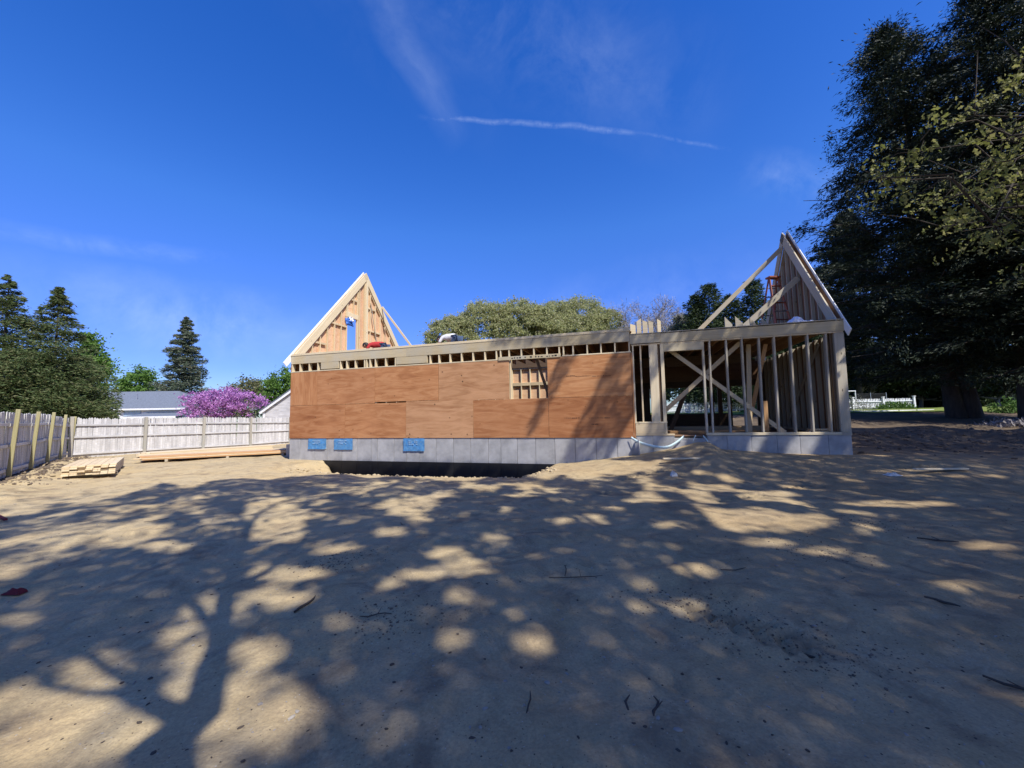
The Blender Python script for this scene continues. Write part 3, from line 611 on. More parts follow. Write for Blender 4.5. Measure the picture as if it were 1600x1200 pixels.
# ---------------------------------------------------------------- lumber in the yard
def lumber(label, cx, cy, rz, L_, rows, layers, bw, bt, mats, jitter, sticks=True, taper=0):
    o = thing('lumber_stack', label, 'lumber', (cx, cy, g1(cx, cy)+.02), rz)
    z = 0
    if sticks:
        for x_ in (-L_*.35, 0, L_*.35): block('bearer', o, SPRUCE, (x_-.045, -.02, -.05), (x_+.045, rows*(bw+.006), .04))
        z = .042
    for j in range(layers):
        for i_ in range(rows):
            a = rng.uniform(-jitter, jitter); block('plank', o, mats[int(rng.integers(len(mats)))], (-L_/2+a+taper*j, i_*(bw+.006)+rng.uniform(-.004, .004), z+j*(bt+.003)), (L_/2+a*.3-taper*j*.2, i_*(bw+.006)+bw, z+j*(bt+.003)+bt))
    return o
p = on_ground(150, 747)
lumber('short yellow plank bundle with ragged ends lying before the left fence corner', -12.35, 12.6, R(131), 3.0, 7, 6, .145, .040, [PINE, PINE_W, PINE], .14, True, .03)
lumber('long orange lumber stack lying on the sand, nearest the camera of the long ones', -11.3, 15.85, .455, 5.4, 6, 3, .235, .040, [FIR, FIR, PINE], .22)
lumber('long pale lumber stack lying behind the orange stack along the back fence', -13.6, 18.3, .86, 4.8, 5, 5, .19, .040, [PINE_W, PINE], .25)
for px, py, L_, rz, w_, lab in ((1070, 719, 1.05, -.10, .09, 'pale thin board lying on the dirt in front of the doorway'), (1466, 736, .95, -.1, .1, 'pale thin board lying on the shaded dirt at far right'), (745, 577, 0, 0, 0, '')):
    if L_:
        p = on_ground(px, py); o = beam('loose_board', None, PINE_W, (p[0]-L_/2, p[1], p[2]+.045), (p[0]+L_/2, p[1]+rz*L_, p[2]+.05), w_, .03); tag(o, lab, 'board')
p = on_ground(1395, 743); o = crumple('paper_scrap', .28, .18, .05, PAPER, seed=41); o.location = p; tag(o, 'pale flat scrap lying on the dirt left of the far board', 'scrap')
p = on_ground(1053, 744); o = crumple('paper_scrap', .13, .1, .1, PAPER, seed=43); o.location = p; tag(o, 'small white lump on the dirt below the doorway', 'scrap')
p = on_ground(22, 929); o = crumple('red_rag', .17, .07, .04, RED_RAG, seed=45); o.location = p+np.array([0, 0, .01]); tag(o, 'dark red rag lying on the shaded sand at the left edge', 'rag')
p = on_ground(6, 812); o = beam('pry_bar', None, RED_RAG, p+np.array([-.5, .25, .05]), p+np.array([.18, -.12, .03]), .04, .03); tag(o, 'dark bar lying on the sunlit sand below the left fence', 'bar')
# twigs
TW = [(478, 947, .22, 1.2, 'short dark bark chip upright on the sand near the tree trunk shadow'), (585, 965, .30, .1, 'thin curved twig on shaded sand left of centre'), (628, 820, .22, -.8, 'bent dark twig in the dappled sand below the trench'),
      (982, 1117, .20, 1.3, 'thick dark stick standing slanted near the bottom edge, left of the pair'), (1024, 1112, .17, 1.0, 'thin dark stick near the bottom edge, right of the pair'), (925, 1160, .13, 1.2, 'tiny twig at the bottom left of the stick pair'),
      (828, 1100, .13, 1.4, 'tiny curved twig on dark soil at bottom centre'), (1310, 1163, .20, 1.35, 'thin twig on dark soil at bottom right'), (1575, 1180, .32, -.9, 'long twig in the bottom right corner'),
      (1474, 944, .22, -.8, 'dark split stick on the right below the sunlit clods'), (1465, 846, .45, -.3, 'long dark root piece on dirt at right middle'), (884, 893, .22, 1.3, 'small twig upright on the dark soil right of the sun patch'),
      (674, 1148, .12, -.6, 'dark curled bark piece at bottom centre left'), (1590, 1078, .28, -.6, 'dark stick at the right edge above the corner'), (1265, 1027, .36, -.5, 'flat dark bark strip on soil at lower right'),
      (1145, 892, .4, .15, 'low twig lying among the sunlit patches right of centre'), (900, 905, .7, .05, 'long thin twig lying flat on soil at centre'), (245, 815, .35, .5, 'fine twig on the sunny sand left of the trunk shadow')]
for k, (px, py, L_, a, lab) in enumerate(TW):
    L_ *= .72; p = on_ground(px, py); dr = np.array([math.cos(a), math.sin(a)*1.4, .0]); lift = .012 if abs(a) > 1 else .0
    pts = [p+dr*L_*s+np.array([rng.normal(0, .007), rng.normal(0, .007), .010+lift*s*2+rng.uniform(0, .015)]) for s in (-.5, -.2, .1, .35, .5)]
    rr = .016 if 'thick' in lab or 'root' in lab or 'chip' in lab or 'split' in lab else (.012 if 'stick' in lab or 'bark' in lab else .007)
    rr *= .62
    parts = [tube(pts, [rr*.8, rr, rr, rr*.8, rr*.4], 6)]
    if k % 3 == 1: parts.append(tube([pts[2], pts[2]+dr[[1, 0, 2]]*L_*.25+np.array([0, 0, .02])], [rr*.6, rr*.3], 5))
    tag(tubes_obj('twig', parts, TWIG), lab, 'twig', 'twigs scattered on the ground')
# pebbles, clods and bits of bark: nobody could count them
def scatter(name, n_, mt, smin, smax, zone, flat=.6):
    ico = np.array([(0, 0, 1), (.894, 0, .447), (.276, .851, .447), (-.724, .526, .447), (-.724, -.526, .447), (.276, -.851, .447), (.724, .526, -.447), (-.276, .851, -.447), (-.894, 0, -.447), (-.276, -.851, -.447), (.724, -.526, -.447), (0, 0, -1)])
    icf = np.array([(0, 1, 2), (0, 2, 3), (0, 3, 4), (0, 4, 5), (0, 5, 1), (1, 6, 2), (2, 7, 3), (3, 8, 4), (4, 9, 5), (5, 10, 1), (2, 6, 7), (3, 7, 8), (4, 8, 9), (5, 9, 10), (1, 10, 6), (6, 11, 7), (7, 11, 8), (8, 11, 9), (9, 11, 10), (10, 11, 6)])
    x_, y_ = zone(n_); n_ = len(x_); z_ = ground_z(x_, y_); s = smin*(smax/smin)**(rng.random(n_)**2.2)
    an = rng.random(n_)*6.28; sc = np.stack([s*rng.uniform(.7, 1.5, n_), s*rng.uniform(.6, 1.1, n_), s*rng.uniform(.4, 1, n_)*flat*1.4], -1)
    V = ico[None]*(1+.35*rng.normal(size=(n_, 12, 1)).clip(-1, 1)*.7)*sc[:, None]
    c_, s_ = np.cos(an)[:, None], np.sin(an)[:, None]; V = np.stack([V[..., 0]*c_-V[..., 1]*s_, V[..., 0]*s_+V[..., 1]*c_, V[..., 2]], -1)+np.stack([x_, y_, z_+s*.15], -1)[:, None]
    o = link(name, mesh_np(name, V.reshape(-1, 3), (icf[None]+(np.arange(n_)*12)[:, None, None]).reshape(-1, 3), mt)); return o
def z_near(n_): y_ = .9+9*rng.random(n_)**1.6; return (rng.random(n_)-.5)*2*(1.6+y_*1.15), y_
def z_fence(n_):
    s = rng.random(n_); d = np.abs(rng.normal(.45, .4, n_)); nrm = np.array([FB[1]-FA[1], -(FB[0]-FA[0])])/np.linalg.norm(FB-FA)
    return FA[0]+(FB[0]-FA[0])*s+nrm[0]*d, FA[1]+(FB[1]-FA[1])*s+nrm[1]*d
def z_lip(n_): u = rng.uniform(1.8, 10.2, n_); v = -1.25+rng.normal(0, .35, n_); return HP[0]+u*HU[0]+v*HV[0], HP[1]+u*HU[1]+v*HV[1]
def z_right(n_): return rng.uniform(8.5, 19, n_), rng.normal(14.2, 1.6, n_)
def z_clump(n_):
    c_ = [(1.6, 2.95), (2.0, 2.6), (6.0, 3.6), (1.3, 3.3), (4.6, 5.3), (-.9, 3.0), (3.2, 4.4), (-1.8, 4.2)]; k = rng.integers(0, len(c_), n_); return np.array([c_[q][0] for q in k])+rng.normal(0, .22, n_), np.array([c_[q][1] for q in k])+rng.normal(0, .17, n_)
tag(scatter('pebbles', 1100, STONE, .004, .015, z_near), 'small pale pebbles strewn over the sandy ground', 'pebbles', kind='stuff')
tag(scatter('bark_bits', 2600, TWIG, .003, .013, z_near, .3), 'dark bits of bark and leaf litter strewn over the sand', 'litter', kind='stuff')
tag(scatter('soil_crumbs', 2200, CLOD, .003, .011, z_clump), 'dark crumbled soil heaped in the wheel tracks', 'soil', kind='stuff')
tag(scatter('fence_clods', 1100, CLOD, .015, .075, z_fence), 'dark clods of earth and stones along the foot of the left fence', 'clods', kind='stuff')
tag(scatter('trench_clods', 1500, plain('sand_clod', (.44, .35, .22), 1., .1, 0, (.33, .26, .16), 20), .01, .07, z_lip), 'sand clods along the lip of the foundation trench', 'clods', kind='stuff')
tag(scatter('dug_clods', 1500, CLOD, .015, .085, z_right), 'dug up dirt clods under the dark evergreens on the right', 'clods', kind='stuff')

# ---------------------------------------------------------------- two workers, bent over on the deck
def person(label, u, v, z, rz, shirt, hat):
    o = hthing('person', label, 'person', u, v, z, rz)
    def skin_obj(name, pts, edges, rad, mt, par, root=0, lv=1):
        me = bpy.data.meshes.new(name); me.from_pydata(pts, edges, []); me.materials.append(mt); ob = link(name, me, par)
        md = ob.modifiers.new('skin', 'SKIN'); md.use_smooth_shade = True
        if not me.skin_vertices: 
            pass
        for i_, r_ in enumerate(rad): me.skin_vertices[0].data[i_].radius = (r_, r_) if not isinstance(r_, tuple) else r_
        me.skin_vertices[0].data[root].use_root = True
        s2 = ob.modifiers.new('smooth', 'SUBSURF'); s2.levels = lv; s2.render_levels = lv+1; return ob
    try:
        # kneeling, trunk level, head towards -x, hands on the deck
        P = [(.42, 0, .40), (.22, 0, .46), (-.05, 0, .47), (-.20, 0, .46), (-.32, 0, .47), (.40, .12, .36), (.20, .14, .08), (.62, .14, .06), (.40, -.12, .36), (.20, -.14, .08), (.62, -.14, .06),
             (-.14, .19, .44), (-.22, .27, .24), (-.40, .24, .05), (-.46, .23, .03), (-.14, -.19, .44), (-.22, -.27, .24), (-.40, -.24, .05), (-.46, -.23, .03)]
        E_ = [(0, 1), (1, 2), (2, 3), (3, 4), (0, 5), (5, 6), (6, 7), (0, 8), (8, 9), (9, 10), (2, 11), (11, 12), (12, 13), (13, 14), (2, 15), (15, 16), (16, 17), (17, 18)]
        rd = [.13, .135, .14, .085, .055, .085, .06, .045, .085, .06, .045, .055, .042, .033, .03, .055, .042, .033, .03]
        body = skin_obj('body', P, E_, rd, SKIN, o)
        skin_obj('shirt', [P[0], P[1], P[2], P[3], P[11], P[12], P[15], P[16]], [(0, 1), (1, 2), (2, 3), (2, 4), (4, 5), (2, 6), (6, 7)], [.142, .152, .155, .095, .07, .056, .07, .056], shirt, o)
        skin_obj('trousers', [P[0], P[5], P[6], P[7], P[8], P[9], P[10]], [(0, 1), (1, 2), (2, 3), (0, 4), (4, 5), (5, 6)], [.15, .1, .072, .055, .1, .072, .055], JEANS, o)
    except Exception as ex: print('person', ex)
    def ball(name, c_, r_, mt, z0=-1., par=o, jag=0):
        V = []; F_ = []; nu, nv = 16, 9
        for a in range(nv):
            th = math.acos(1-(1-z0)*a/(nv-1)) if z0 > -1 else math.pi*a/(nv-1)
            for b in range(nu): V.append((c_[0]+r_[0]*math.sin(th)*math.cos(b*2*math.pi/nu), c_[1]+r_[1]*math.sin(th)*math.sin(b*2*math.pi/nu), c_[2]+r_[2]*math.cos(th)))
        for a in range(nv-1):
            for b in range(nu): F_.append((a*nu+b, (a+1)*nu+b, (a+1)*nu+(b+1) % nu, a*nu+(b+1) % nu))
        return link(name, mesh_np(name, V, np.array(F_), mt, True), par)
    hd = ball('head', (-.43, 0, .46), (.115, .08, .105), SKIN)
    hr = ball('hair', (-.415, 0, .475), (.125, .092, .115), HAIR, -.35)
    if hat is not None: ball('cap', (-.40, 0, .492), (.128, .098, .112), hat, -.05)
    for s in (-1, 1): ball('ear', (-.41, s*.083, .45), (.02, .012, .03), SKIN)
    ball('nose', (-.535, 0, .435), (.022, .014, .016), SKIN)
    return o
person('worker in a red shirt bent over on the deck below the left gable', 2.60, 1.5, 3.10, .15, RED_CLOTH, None)
person('dark haired worker in a white shirt bent over on the deck before the round trees', 5.80, 1.4, 3.14, -.25, WHITE_CLOTH, None)

# ---------------------------------------------------------------- fences
def picket_mesh(w_, h_, t_, mt, tip=.06):
    P = []
    for y in (0, t_): P += [(-w_/2, y, 0), (w_/2, y, 0), (w_/2, y, h_-tip), (0, y, h_), (-w_/2, y, h_-tip)]
    me = mesh_np('picket', P, [np.array([(0, 1, 2, 4), (6, 5, 9, 7), (0, 5, 6, 1), (1, 6, 7, 2), (2, 7, 8, 3), (3, 8, 9, 4), (4, 9, 5, 0)]), np.array([(4, 2, 3), (7, 9, 8)])], mt); return me
def fence_run(label, A, B, h_, bays, pmesh, pw, rails, mat_r, mat_p, post_h, side, zoff=0., post_w=.10, group=None, lean=0., caps=False, back_rail=True):
    """A and B on the ground; rails and posts stand on the side `side` of the boards"""
    A, B = np.array(A, float), np.array(B, float); d = B-A; L_ = np.linalg.norm(d); d /= L_; rz = math.atan2(d[1], d[0])
    o = thing('wooden_fence', label, 'fence', (A[0], A[1], 0), rz, group)
    zs = lambda s: g1(A[0]+d[0]*s, A[1]+d[1]*s)+zoff
    n_ = int(L_/pw)
    for i_ in range(n_):
        s = (i_+.5)*pw; q = link('picket', pmesh[int(rng.integers(len(pmesh)))], o); q.location = (s, 0, zs(s)+.04+rng.normal(0, .008)); q.rotation_euler = (rng.normal(0, .006), rng.normal(0, .007), 0)
    ps = np.linspace(0, L_, bays+1)
    for a, b in zip(ps[:-1], ps[1:]):
        for r_ in rails: beam('rail', o, mat_r, (a+.05, side*.045, zs(a)+r_+rng.normal(0, .01)), (b-.05, side*.045, zs(b)+r_+rng.normal(0, .01)), .04, .085, (0, 0, 1))
    for s in ps:
        z0 = zs(s)-.2; beam('post', o, mat_p, (s, side*.09, z0), (s+rng.normal(0, .01), side*(.09+lean), z0+post_h+.2), post_w, post_w, (0, 1, 0), .008)
        if caps: block('post_cap', o, mat_p, (s-post_w*.7, side*.09-post_w*.7, z0+post_h+.2), (s+post_w*.7, side*.09+post_w*.7, z0+post_h+.26), .015)
    return o
PK_B = [picket_mesh(.088, 1.84+k*.012, .018, SILVER, .05) for k in range(5)]
PK_L = [picket_mesh(.142, 1.86+k*.006, .018, SILVER, .012) for k in range(4)]
fence_run('silvery board fence running along the left edge with leaning greenish posts', FB+(FA-FB)/np.linalg.norm(FA-FB)*14.64, FB, 1.9, 6, PK_L, .145, (.30, .98, 1.55), SILVER, TREATED, 1.98, -1, -.10, .09, None, .10)
fence_run('weathered pointed stockade fence running across the back left of the yard', FB+np.array([.05, .05]), FC, 1.85, 5, PK_B, .092, (.22, .98, 1.55), SILVER, SILVER_D, 1.93, -1, -.06, .12)
PK_W = [picket_mesh(.075, .92, .02, WHITE, .05)]
fence_run('white picket fence with capped posts beyond the lawn', (13.2, 37.2), (34.9, 34.6), 1., 9, PK_W, .125, (.25, .72), WHITE, WHITE, 1.06, -1, -.02, .14, None, 0, True)

# ---------------------------------------------------------------- foliage tools
def leaf_quads(C, size, axis=None, spread=1., aspect=.55, droop=0.):
    """one pointed leaf (two bent triangles) at every centre"""
    n_ = len(C); a = rng.normal(size=(n_, 3)) if axis is None else axis+rng.normal(size=(n_, 3))*spread
    a /= np.linalg.norm(a, axis=1)[:, None]+1e-9; b = np.cross(a, rng.normal(size=(n_, 3))); b /= np.linalg.norm(b, axis=1)[:, None]+1e-9
    s = (size*rng.uniform(.6, 1.35, n_))[:, None]; nrm = np.cross(a, b)*s*.12
    V = np.stack([C-a*s*.5, C+b*s*aspect*.5+nrm, C+a*s*.5, C-b*s*aspect*.5+nrm], 1)
    return V
def leaf_obj(name, V, mt, parent, kind=None):
    n_ = len(V); o = link(name, mesh_np(name, V.reshape(-1, 3), np.arange(n_*4).reshape(n_, 4), mt), parent)
    return o
def limb(p0, p1, r0, r1, n_=6, wob=.06, seg=6, rise=.0):
    p0, p1 = np.array(p0, float), np.array(p1, float); L_ = np.linalg.norm(p1-p0); s = np.linspace(0, 1, n_)[:, None]
    P = p0+(p1-p0)*s; P += (rng.normal(size=P.shape)*L_*wob*(s*(1-s)*4)); P[:, 2] += rise*L_*(s[:, 0]*(1-s[:, 0]))
    return tube(P, np.linspace(r0, r1, n_), seg, False), P
def conifer(name, label, base, H_, Rm, mt, n_branch, leaves, lsize, group=None, flat=.35, shape=.9, bare=0., lean=(0, 0), z0=.06, upturn=.1, trunk_r=None, stems=1, cat='tree', prof=None, bark=BARK, gap=0., clumpy=0):
    o = thing(name, label, cat, base, 0, group); tr = trunk_r or H_*.014
    parts = []; C = []; A = []
    for st in range(stems):
        an = st*2.1; dx = 0 if stems == 1 else .35*math.cos(an); dy = 0 if stems == 1 else .3*math.sin(an)
        P = [(dx+lean[0]*f, dy+lean[1]*f, H_*f*(1-.1*st)) for f in np.linspace(0, .97, 9)]; parts.append(tube(P, np.linspace(tr, tr*.12, 9)*np.array([1.3]+[1]*8), 10))
    per = max(1, leaves//n_branch)
    for k in range(n_branch):
        f = z0+(1-z0)*(k+rng.random())/n_branch; 
        if f > .985: f = .985
        rr = (prof(f) if prof else (1-f)**shape)*Rm*rng.uniform(.62, 1.12)
        if rng.random() < gap: continue
        az = k*2.39996+rng.normal(0, .35); rr = max(rr*(.72+.56*float(vnoise(math.cos(az)*2.2+f*H_*.55, math.sin(az)*2.2, 1., int(abs(base[0])*3) % 50))), .15)
        dv = np.array([math.cos(az), math.sin(az), 0]); b0 = np.array([lean[0]*f, lean[1]*f, H_*f])
        tip = b0+dv*rr+np.array([0, 0, rr*(upturn+rng.normal(0, .10))-rr*.12])
        (t_, P) = limb(b0, tip, tr*.22*(1-f*.7), tr*.04, 5, .03, 5); parts.append(t_)
        q = max(4, int(per*(rr/Rm+.25)*1.3)); s = bare+(1-bare)*rng.random(q)**.75
        if clumpy:
            ck = np.sort(rng.random(clumpy)**.7)*.95+.08; ki = rng.integers(0, clumpy, q); cside = rng.normal(size=clumpy)*rr*.22; cz = rng.normal(size=clumpy)*.16-.10; cax = dv[None]+rng.normal(size=(clumpy, 3))*np.array([.5, .5, .25])+np.array([0, 0, -.35])
            side = np.array([-dv[1], dv[0], 0]); cc = b0+(tip-b0)*ck[:, None]+side*cside[:, None]; cc[:, 2] += cz
            cen = cc[ki]+cax[ki]*(rng.normal(size=q)*.30)[:, None]+rng.normal(size=(q, 3))*np.array([.20, .20, .10]); C.append(cen); A.append(cax[ki]); continue
        cen = b0+(tip-b0)*s[:, None]; side = np.array([-dv[1], dv[0], 0]); wd_ = rr*.30*(1.15-s*.7)
        cen = cen+side*(rng.normal(size=q)*wd_)[:, None]; cen[:, 2] += rng.normal(size=q)*(rr*flat*.18+.03)-np.abs(rng.normal(size=q))*rr*.05
        C.append(cen); A.append(dv[None]*.9+side*rng.normal(size=q)[:, None]*.7+np.array([0, 0, -.12]))
    tubes_obj('trunk', parts, bark, o); C = np.concatenate(C); A = np.concatenate(A)
    leaf_obj('crown', leaf_quads(C, lsize, A, .35, .22), mt, o); return o
def broadleaf(name, label, base, clumps, leaves, lsize, mt, trunk_r=.25, fork=.35, group=None, bark=BARK_G, cat='tree', shell=.55, twigs=2, aspect=.6, puffs=26, puff_r=.24):
    """clumps: list of (dx, dy, z, rx, ry, rz). Leaves gather in puffs at twig ends through the outer part of each clump, so gaps stay open"""
    o = thing(name, label, cat, base, 0, group); parts = []; zt = max(c[2] for c in clumps)
    cx, cy = np.mean([c[0] for c in clumps]), np.mean([c[1] for c in clumps])
    f0 = np.array([cx*.2, cy*.2, zt*fork]); t_, _ = limb((0, 0, -.2), f0, trunk_r, trunk_r*.75, 6, .02, 9); parts.append(t_)
    vol = np.array([c[3]*c[4]+c[4]*c[5]+c[3]*c[5] for c in clumps]); share = vol/vol.sum(); C = []
    for c, sh in zip(clumps, share):
        cc = np.array(c[:3]); rr = np.array(c[3:]); n_ = int(leaves*sh); npf = max(4, int(puffs*max(.4, sh*len(clumps))))
        d = rng.normal(size=(npf, 3)); d /= np.linalg.norm(d, axis=1)[:, None]; d[:, 2] = np.where(d[:, 2] < -.35, -d[:, 2], d[:, 2]); rad = shell+(1-shell)*rng.random(npf)**.6
        pc = cc+d*rr*rad[:, None]; k = rng.integers(0, npf, n_); g = rng.normal(size=(n_, 3)); g *= (np.abs(rng.normal(size=n_))**.5*.7)[:, None]
        C.append(pc[k]+g*rr.mean()*puff_r*np.array([1.15, 1.15, .7]))
        hub = cc-np.array([0, 0, rr[2]*.5]); t_, _ = limb(f0, hub, trunk_r*.55, trunk_r*.25, 6, .05, 7); parts.append(t_)
        for j in range(min(npf, 7*twigs)): t_, _ = limb(hub, pc[j], trunk_r*.20, trunk_r*.03, 6, .07, 5, .15); parts.append(t_)
    tubes_obj('trunk', parts, bark, o); C = np.concatenate(C)
    leaf_obj('crown', leaf_quads(C, lsize, None, 1, aspect), mt, o); return o
def base_at(px, dist, py=None):
    p = at(px, 640, dist); return (p[0], p[1], g1(p[0], p[1])-.05)
def top_z(px, py, dist): return at(px, py, dist)[2]

# ---------------------------------------------------------------- neighbouring houses
def quad_prism(name, par, mt, pts, thick):
    """a sheet through pts given a real thickness (downwards)"""
    P = np.array(pts, float); n_ = len(P); V = np.concatenate([P, P-np.array([0, 0, thick])])
    F_ = [np.array([(i_, i_+n_, (i_+1) % n_+n_, (i_+1) % n_) for i_ in range(n_)])]
    if n_ == 4: F_.append(np.array([(0, 1, 2, 3), (7, 6, 5, 4)]))
    else: F_.append(np.array([(0, 1, 2), (5, 4, 3)]))
    return link(name, mesh_np(name, V, F_, mt), par)
nb = thing('neighbour_house', 'low grey hip roofed house behind the back left fence', 'house', (*at(170, 640, 45)[:2], g1(*at(170, 640, 45)[:2])), .06)
q = lambda px, py, d=45.: at(px, py, d)
xl, xr = q(40, 640)[0]-nb.location.x, q(283, 640)[0]-nb.location.x; ez = q(230, 637)[2]-nb.location.z; rz_ = q(230, 611, 49)[2]-nb.location.z
block('wall', nb, CLAP_W, (xl+.4, .4, 0), (xr-.5, 9, ez-.12)); 
quad_prism('roof', nb, SHINGLE_G, [(xl, 0, ez), (xr, 0, ez), (xr-4.1, 4.6, rz_), (xl+4.1, 4.6, rz_)], .12); quad_prism('roof', nb, SHINGLE_G, [(xr, 0, ez+.001), (xr, 9.4, ez), (xr-4.1, 4.6, rz_)], .12)
quad_prism('roof', nb, SHINGLE_G, [(xr, 9.4, ez), (xl, 9.4, ez), (xl+4.1, 4.6, rz_), (xr-4.1, 4.6, rz_)], .12)
block('fascia', nb, WHITE, (xl, -.04, ez-.26), (xr+.03, -.005, ez-.06)); block('corner_board', nb, WHITE, (xr-.62, .36, 0), (xr-.48, .44, ez-.13))
xv = q(185, 630)[0]-nb.location.x; block('vent_pipe', nb, ALU, (xv-.06, 2.2, ez+.5), (xv+.06, 2.32, ez+1.75))
def nwin(par, px0, px1, py0, py1, d, y_=.30):
    a, b = q(px0, py1, d), q(px1, py0, d); L0 = par.location
    w_ = block('window', par, WHITE, (a[0]-L0.x-.12, y_-.02, a[2]-L0.z-.12), (b[0]-L0.x+.12, y_+.09, b[2]-L0.z+.12)); sub(block('pane', par, GLASS_D, (a[0]-L0.x, y_-.035, a[2]-L0.z), (b[0]-L0.x, y_+.02, b[2]-L0.z)), w_)
nwin(nb, 175, 181, 650, 655, 45.); nwin(nb, 217, 222, 646, 658, 45.)
a, b = q(187, 660), q(213, 641); 
for k in range(7): z_ = a[2]-nb.location.z+(b[2]-a[2])*k/7; block('clapboard', nb, CLAP_BLUE, (a[0]-nb.location.x, .33, z_), (b[0]-nb.location.x, .395, z_+(b[2]-a[2])/7-.015))
xe0, xe1 = q(223, 640)[0]-nb.location.x, q(301, 640)[0]-nb.location.x; z1, z2 = q(260, 650, 42)[2]-nb.location.z, q(260, 640.5, 45)[2]-nb.location.z-.3
quad_prism('lean_to_roof', nb, SHINGLE_G, [(xe0, -3, z1), (xe1, -3, z1), (xe1, .3, z2), (xe0, .3, z2)], .1); block('lean_to_wall', nb, CLAP_W, (xe0+.15, -2.7, 0), (xe1-.2, .29, z1-.12)); block('lean_to_fascia', nb, WHITE, (xe0, -3.05, z1-.22), (xe1, -3.01, z1))
for px in (232, 246, 262): 
    a, b = q(px, 659, 42), q(px+9, 653, 42); block('window', nb, GLASS_D, (a[0]-nb.location.x, -2.74, a[2]-nb.location.z), (b[0]-nb.location.x, -2.68, b[2]-nb.location.z))
nh = thing('shingled_house', 'weathered shingle house with white rake boards behind the fence beside the site', 'house', (*at(412, 640, 33)[:2], 0), -.05)
lx, lz = at(412, 642, 33)[0]-nh.location.x, at(412, 641, 33)[2]; s_ = (at(453, 613, 33)[2]-lz)/(at(453, 613, 33)[0]-at(412, 642, 33)[0]); W2 = 7.
gw = quad_prism('gable_wall', nh, CLAP_W, [(0, .06, 0), (W2, .06, 0), (W2, .10, lz), (0, .10, lz)], .02)
for k in range(46):
    z_ = -.05+k*.135; hw = W2/2 if z_ < lz else max(0, (W2/2)-(z_-lz)/s_)
    if hw < .2: break
    sub(block('shingle_course', nh, SILVER, (W2/2-hw+.05, rng.uniform(.0, .008), z_), (W2/2+hw-.05, .05, z_+.132), .006), gw)
for sg in (0, 1):
    e = -.25 if sg == 0 else W2+.25; ridge = (W2/2, lz+s_*W2/2)
    quad_prism('roof', nh, SHINGLE_G, [(e, -.2, lz-.25*s_+.12), (ridge[0], -.2, ridge[1]+.12), (ridge[0], 11, ridge[1]+.12), (e, 11, lz-.25*s_+.12)], .1)
    beam('rake_trim', nh, WHITE, (e, -.16, lz-.25*s_-.06), (ridge[0], -.16, ridge[1]-.06), .04, .24, (-s_ if sg == 0 else s_, 0, 1))
block('corner_board', nh, WHITE, (-.06, -.03, 0), (.10, .09, lz)); block('side_wall', nh, SILVER, (0, .11, 0), (W2, 10.8, lz))

# ---------------------------------------------------------------- trees in view
def cone_at(name, label, px, py_top, dist, Rm, mt, nb_, lv, ls, **kw):
    b = base_at(px, dist); return conifer(name, label, b, top_z(px, py_top, dist)-b[2], Rm, mt, nb_, lv, ls, **kw)
cone_at('spruce_tree', 'dark olive spruce with ragged open top behind the left fence', 80, 447, 25, 4.1, L_SPRUCE, 170, 40000, .24, flat=.28, shape=.78, upturn=.12, gap=.22)
cone_at('spruce_tree', 'spruce at the very left edge, taller than the one beside it', -2, 428, 24, 4.0, L_SPRUCE, 160, 38000, .24, flat=.26, shape=.76, upturn=.12, gap=.22)
cone_at('spruce_tree', 'low bushy olive evergreen behind the left fence below the two spruces', 36, 548, 23.5, 3.8, L_SPRUCE, 110, 34000, .24, flat=.4, shape=.35, upturn=.05)
cone_at('spruce_tree', 'low dark evergreen filling the gap right of the ragged spruce above the fence', 118, 556, 27, 3.0, L_SPRUCE, 100, 24000, .24, flat=.5, shape=.4, upturn=.05)
cone_at('spruce_tree', 'tall blue green spruce standing behind the hip roofed house', 285, 494, 56, 5.2, L_SPRUCE_B, 120, 26000, .5, flat=.28, shape=.78, upturn=.12, gap=.06)
def leafy(name, label, px, py_top, dist, w_px, lv, ls, mt, nclump=5, h_frac=.62, seed=0, squash=1., **kw):
    b = base_at(px, dist); H_ = top_z(px, py_top, dist)-b[2]; W_ = w_px/FPX*dist; cl_ = []
    for k in range(nclump):
        f = (k+.5)/nclump-.5; rx = W_*(.30 if nclump > 1 else .5); z_c = H_*(1-h_frac*.5)-abs(f)*H_*h_frac*.55*squash
        cl_.append((f*(W_-rx), rng.normal(0, W_*.08), z_c, rx, rx*.9, H_*h_frac*.5*(1-.25*abs(f))))
    return broadleaf(name, label, b, cl_, lv, ls, mt, **kw)
leafy('maple_tree', 'bright green leafy tree behind the dark spruces at left', 140, 519, 33, 66, 8000, .24, L_GREEN, 3, .75)
leafy('maple_tree', 'bright green leafy tree left of the blue green spruce', 215, 565, 62, 70, 7000, .36, L_GREEN, 4, .85)
leafy('olive_tree', 'round olive green tree above the pink flowering tree', 393, 583, 62, 84, 7000, .34, L_OLIVE, 4, .9)
leafy('maple_tree', 'dense green tree behind the shingled house at the site corner', 441, 570, 48, 66, 8000, .26, L_GREEN, 3, .85)
leafy('olive_tree', 'dull green far tree between the hip roof and the redbud', 368, 600, 70, 46, 3000, .4, L_OLIVE, 2, .9)
b = base_at(348, 33); rw = 128/FPX*33/2; zt = top_z(348, 603, 33)-b[2]
broadleaf('redbud_tree', 'purple pink flowering redbud tree behind the back fence', b, [(-rw*.5, 0, zt*.66, rw*.5, rw*.5, zt*.28), (rw*.05, .3, zt*.72, rw*.55, rw*.5, zt*.28), (rw*.55, 0, zt*.66, rw*.48, rw*.5, zt*.26), (0, -.6, zt*.52, rw*.85, rw*.4, zt*.28), (-rw*.2, -.3, zt*.42, rw*.5, rw*.4, zt*.25)], 11000, .13, L_BUD, .12, .25, twigs=3, aspect=.8, shell=.3, puffs=60, puff_r=.16)
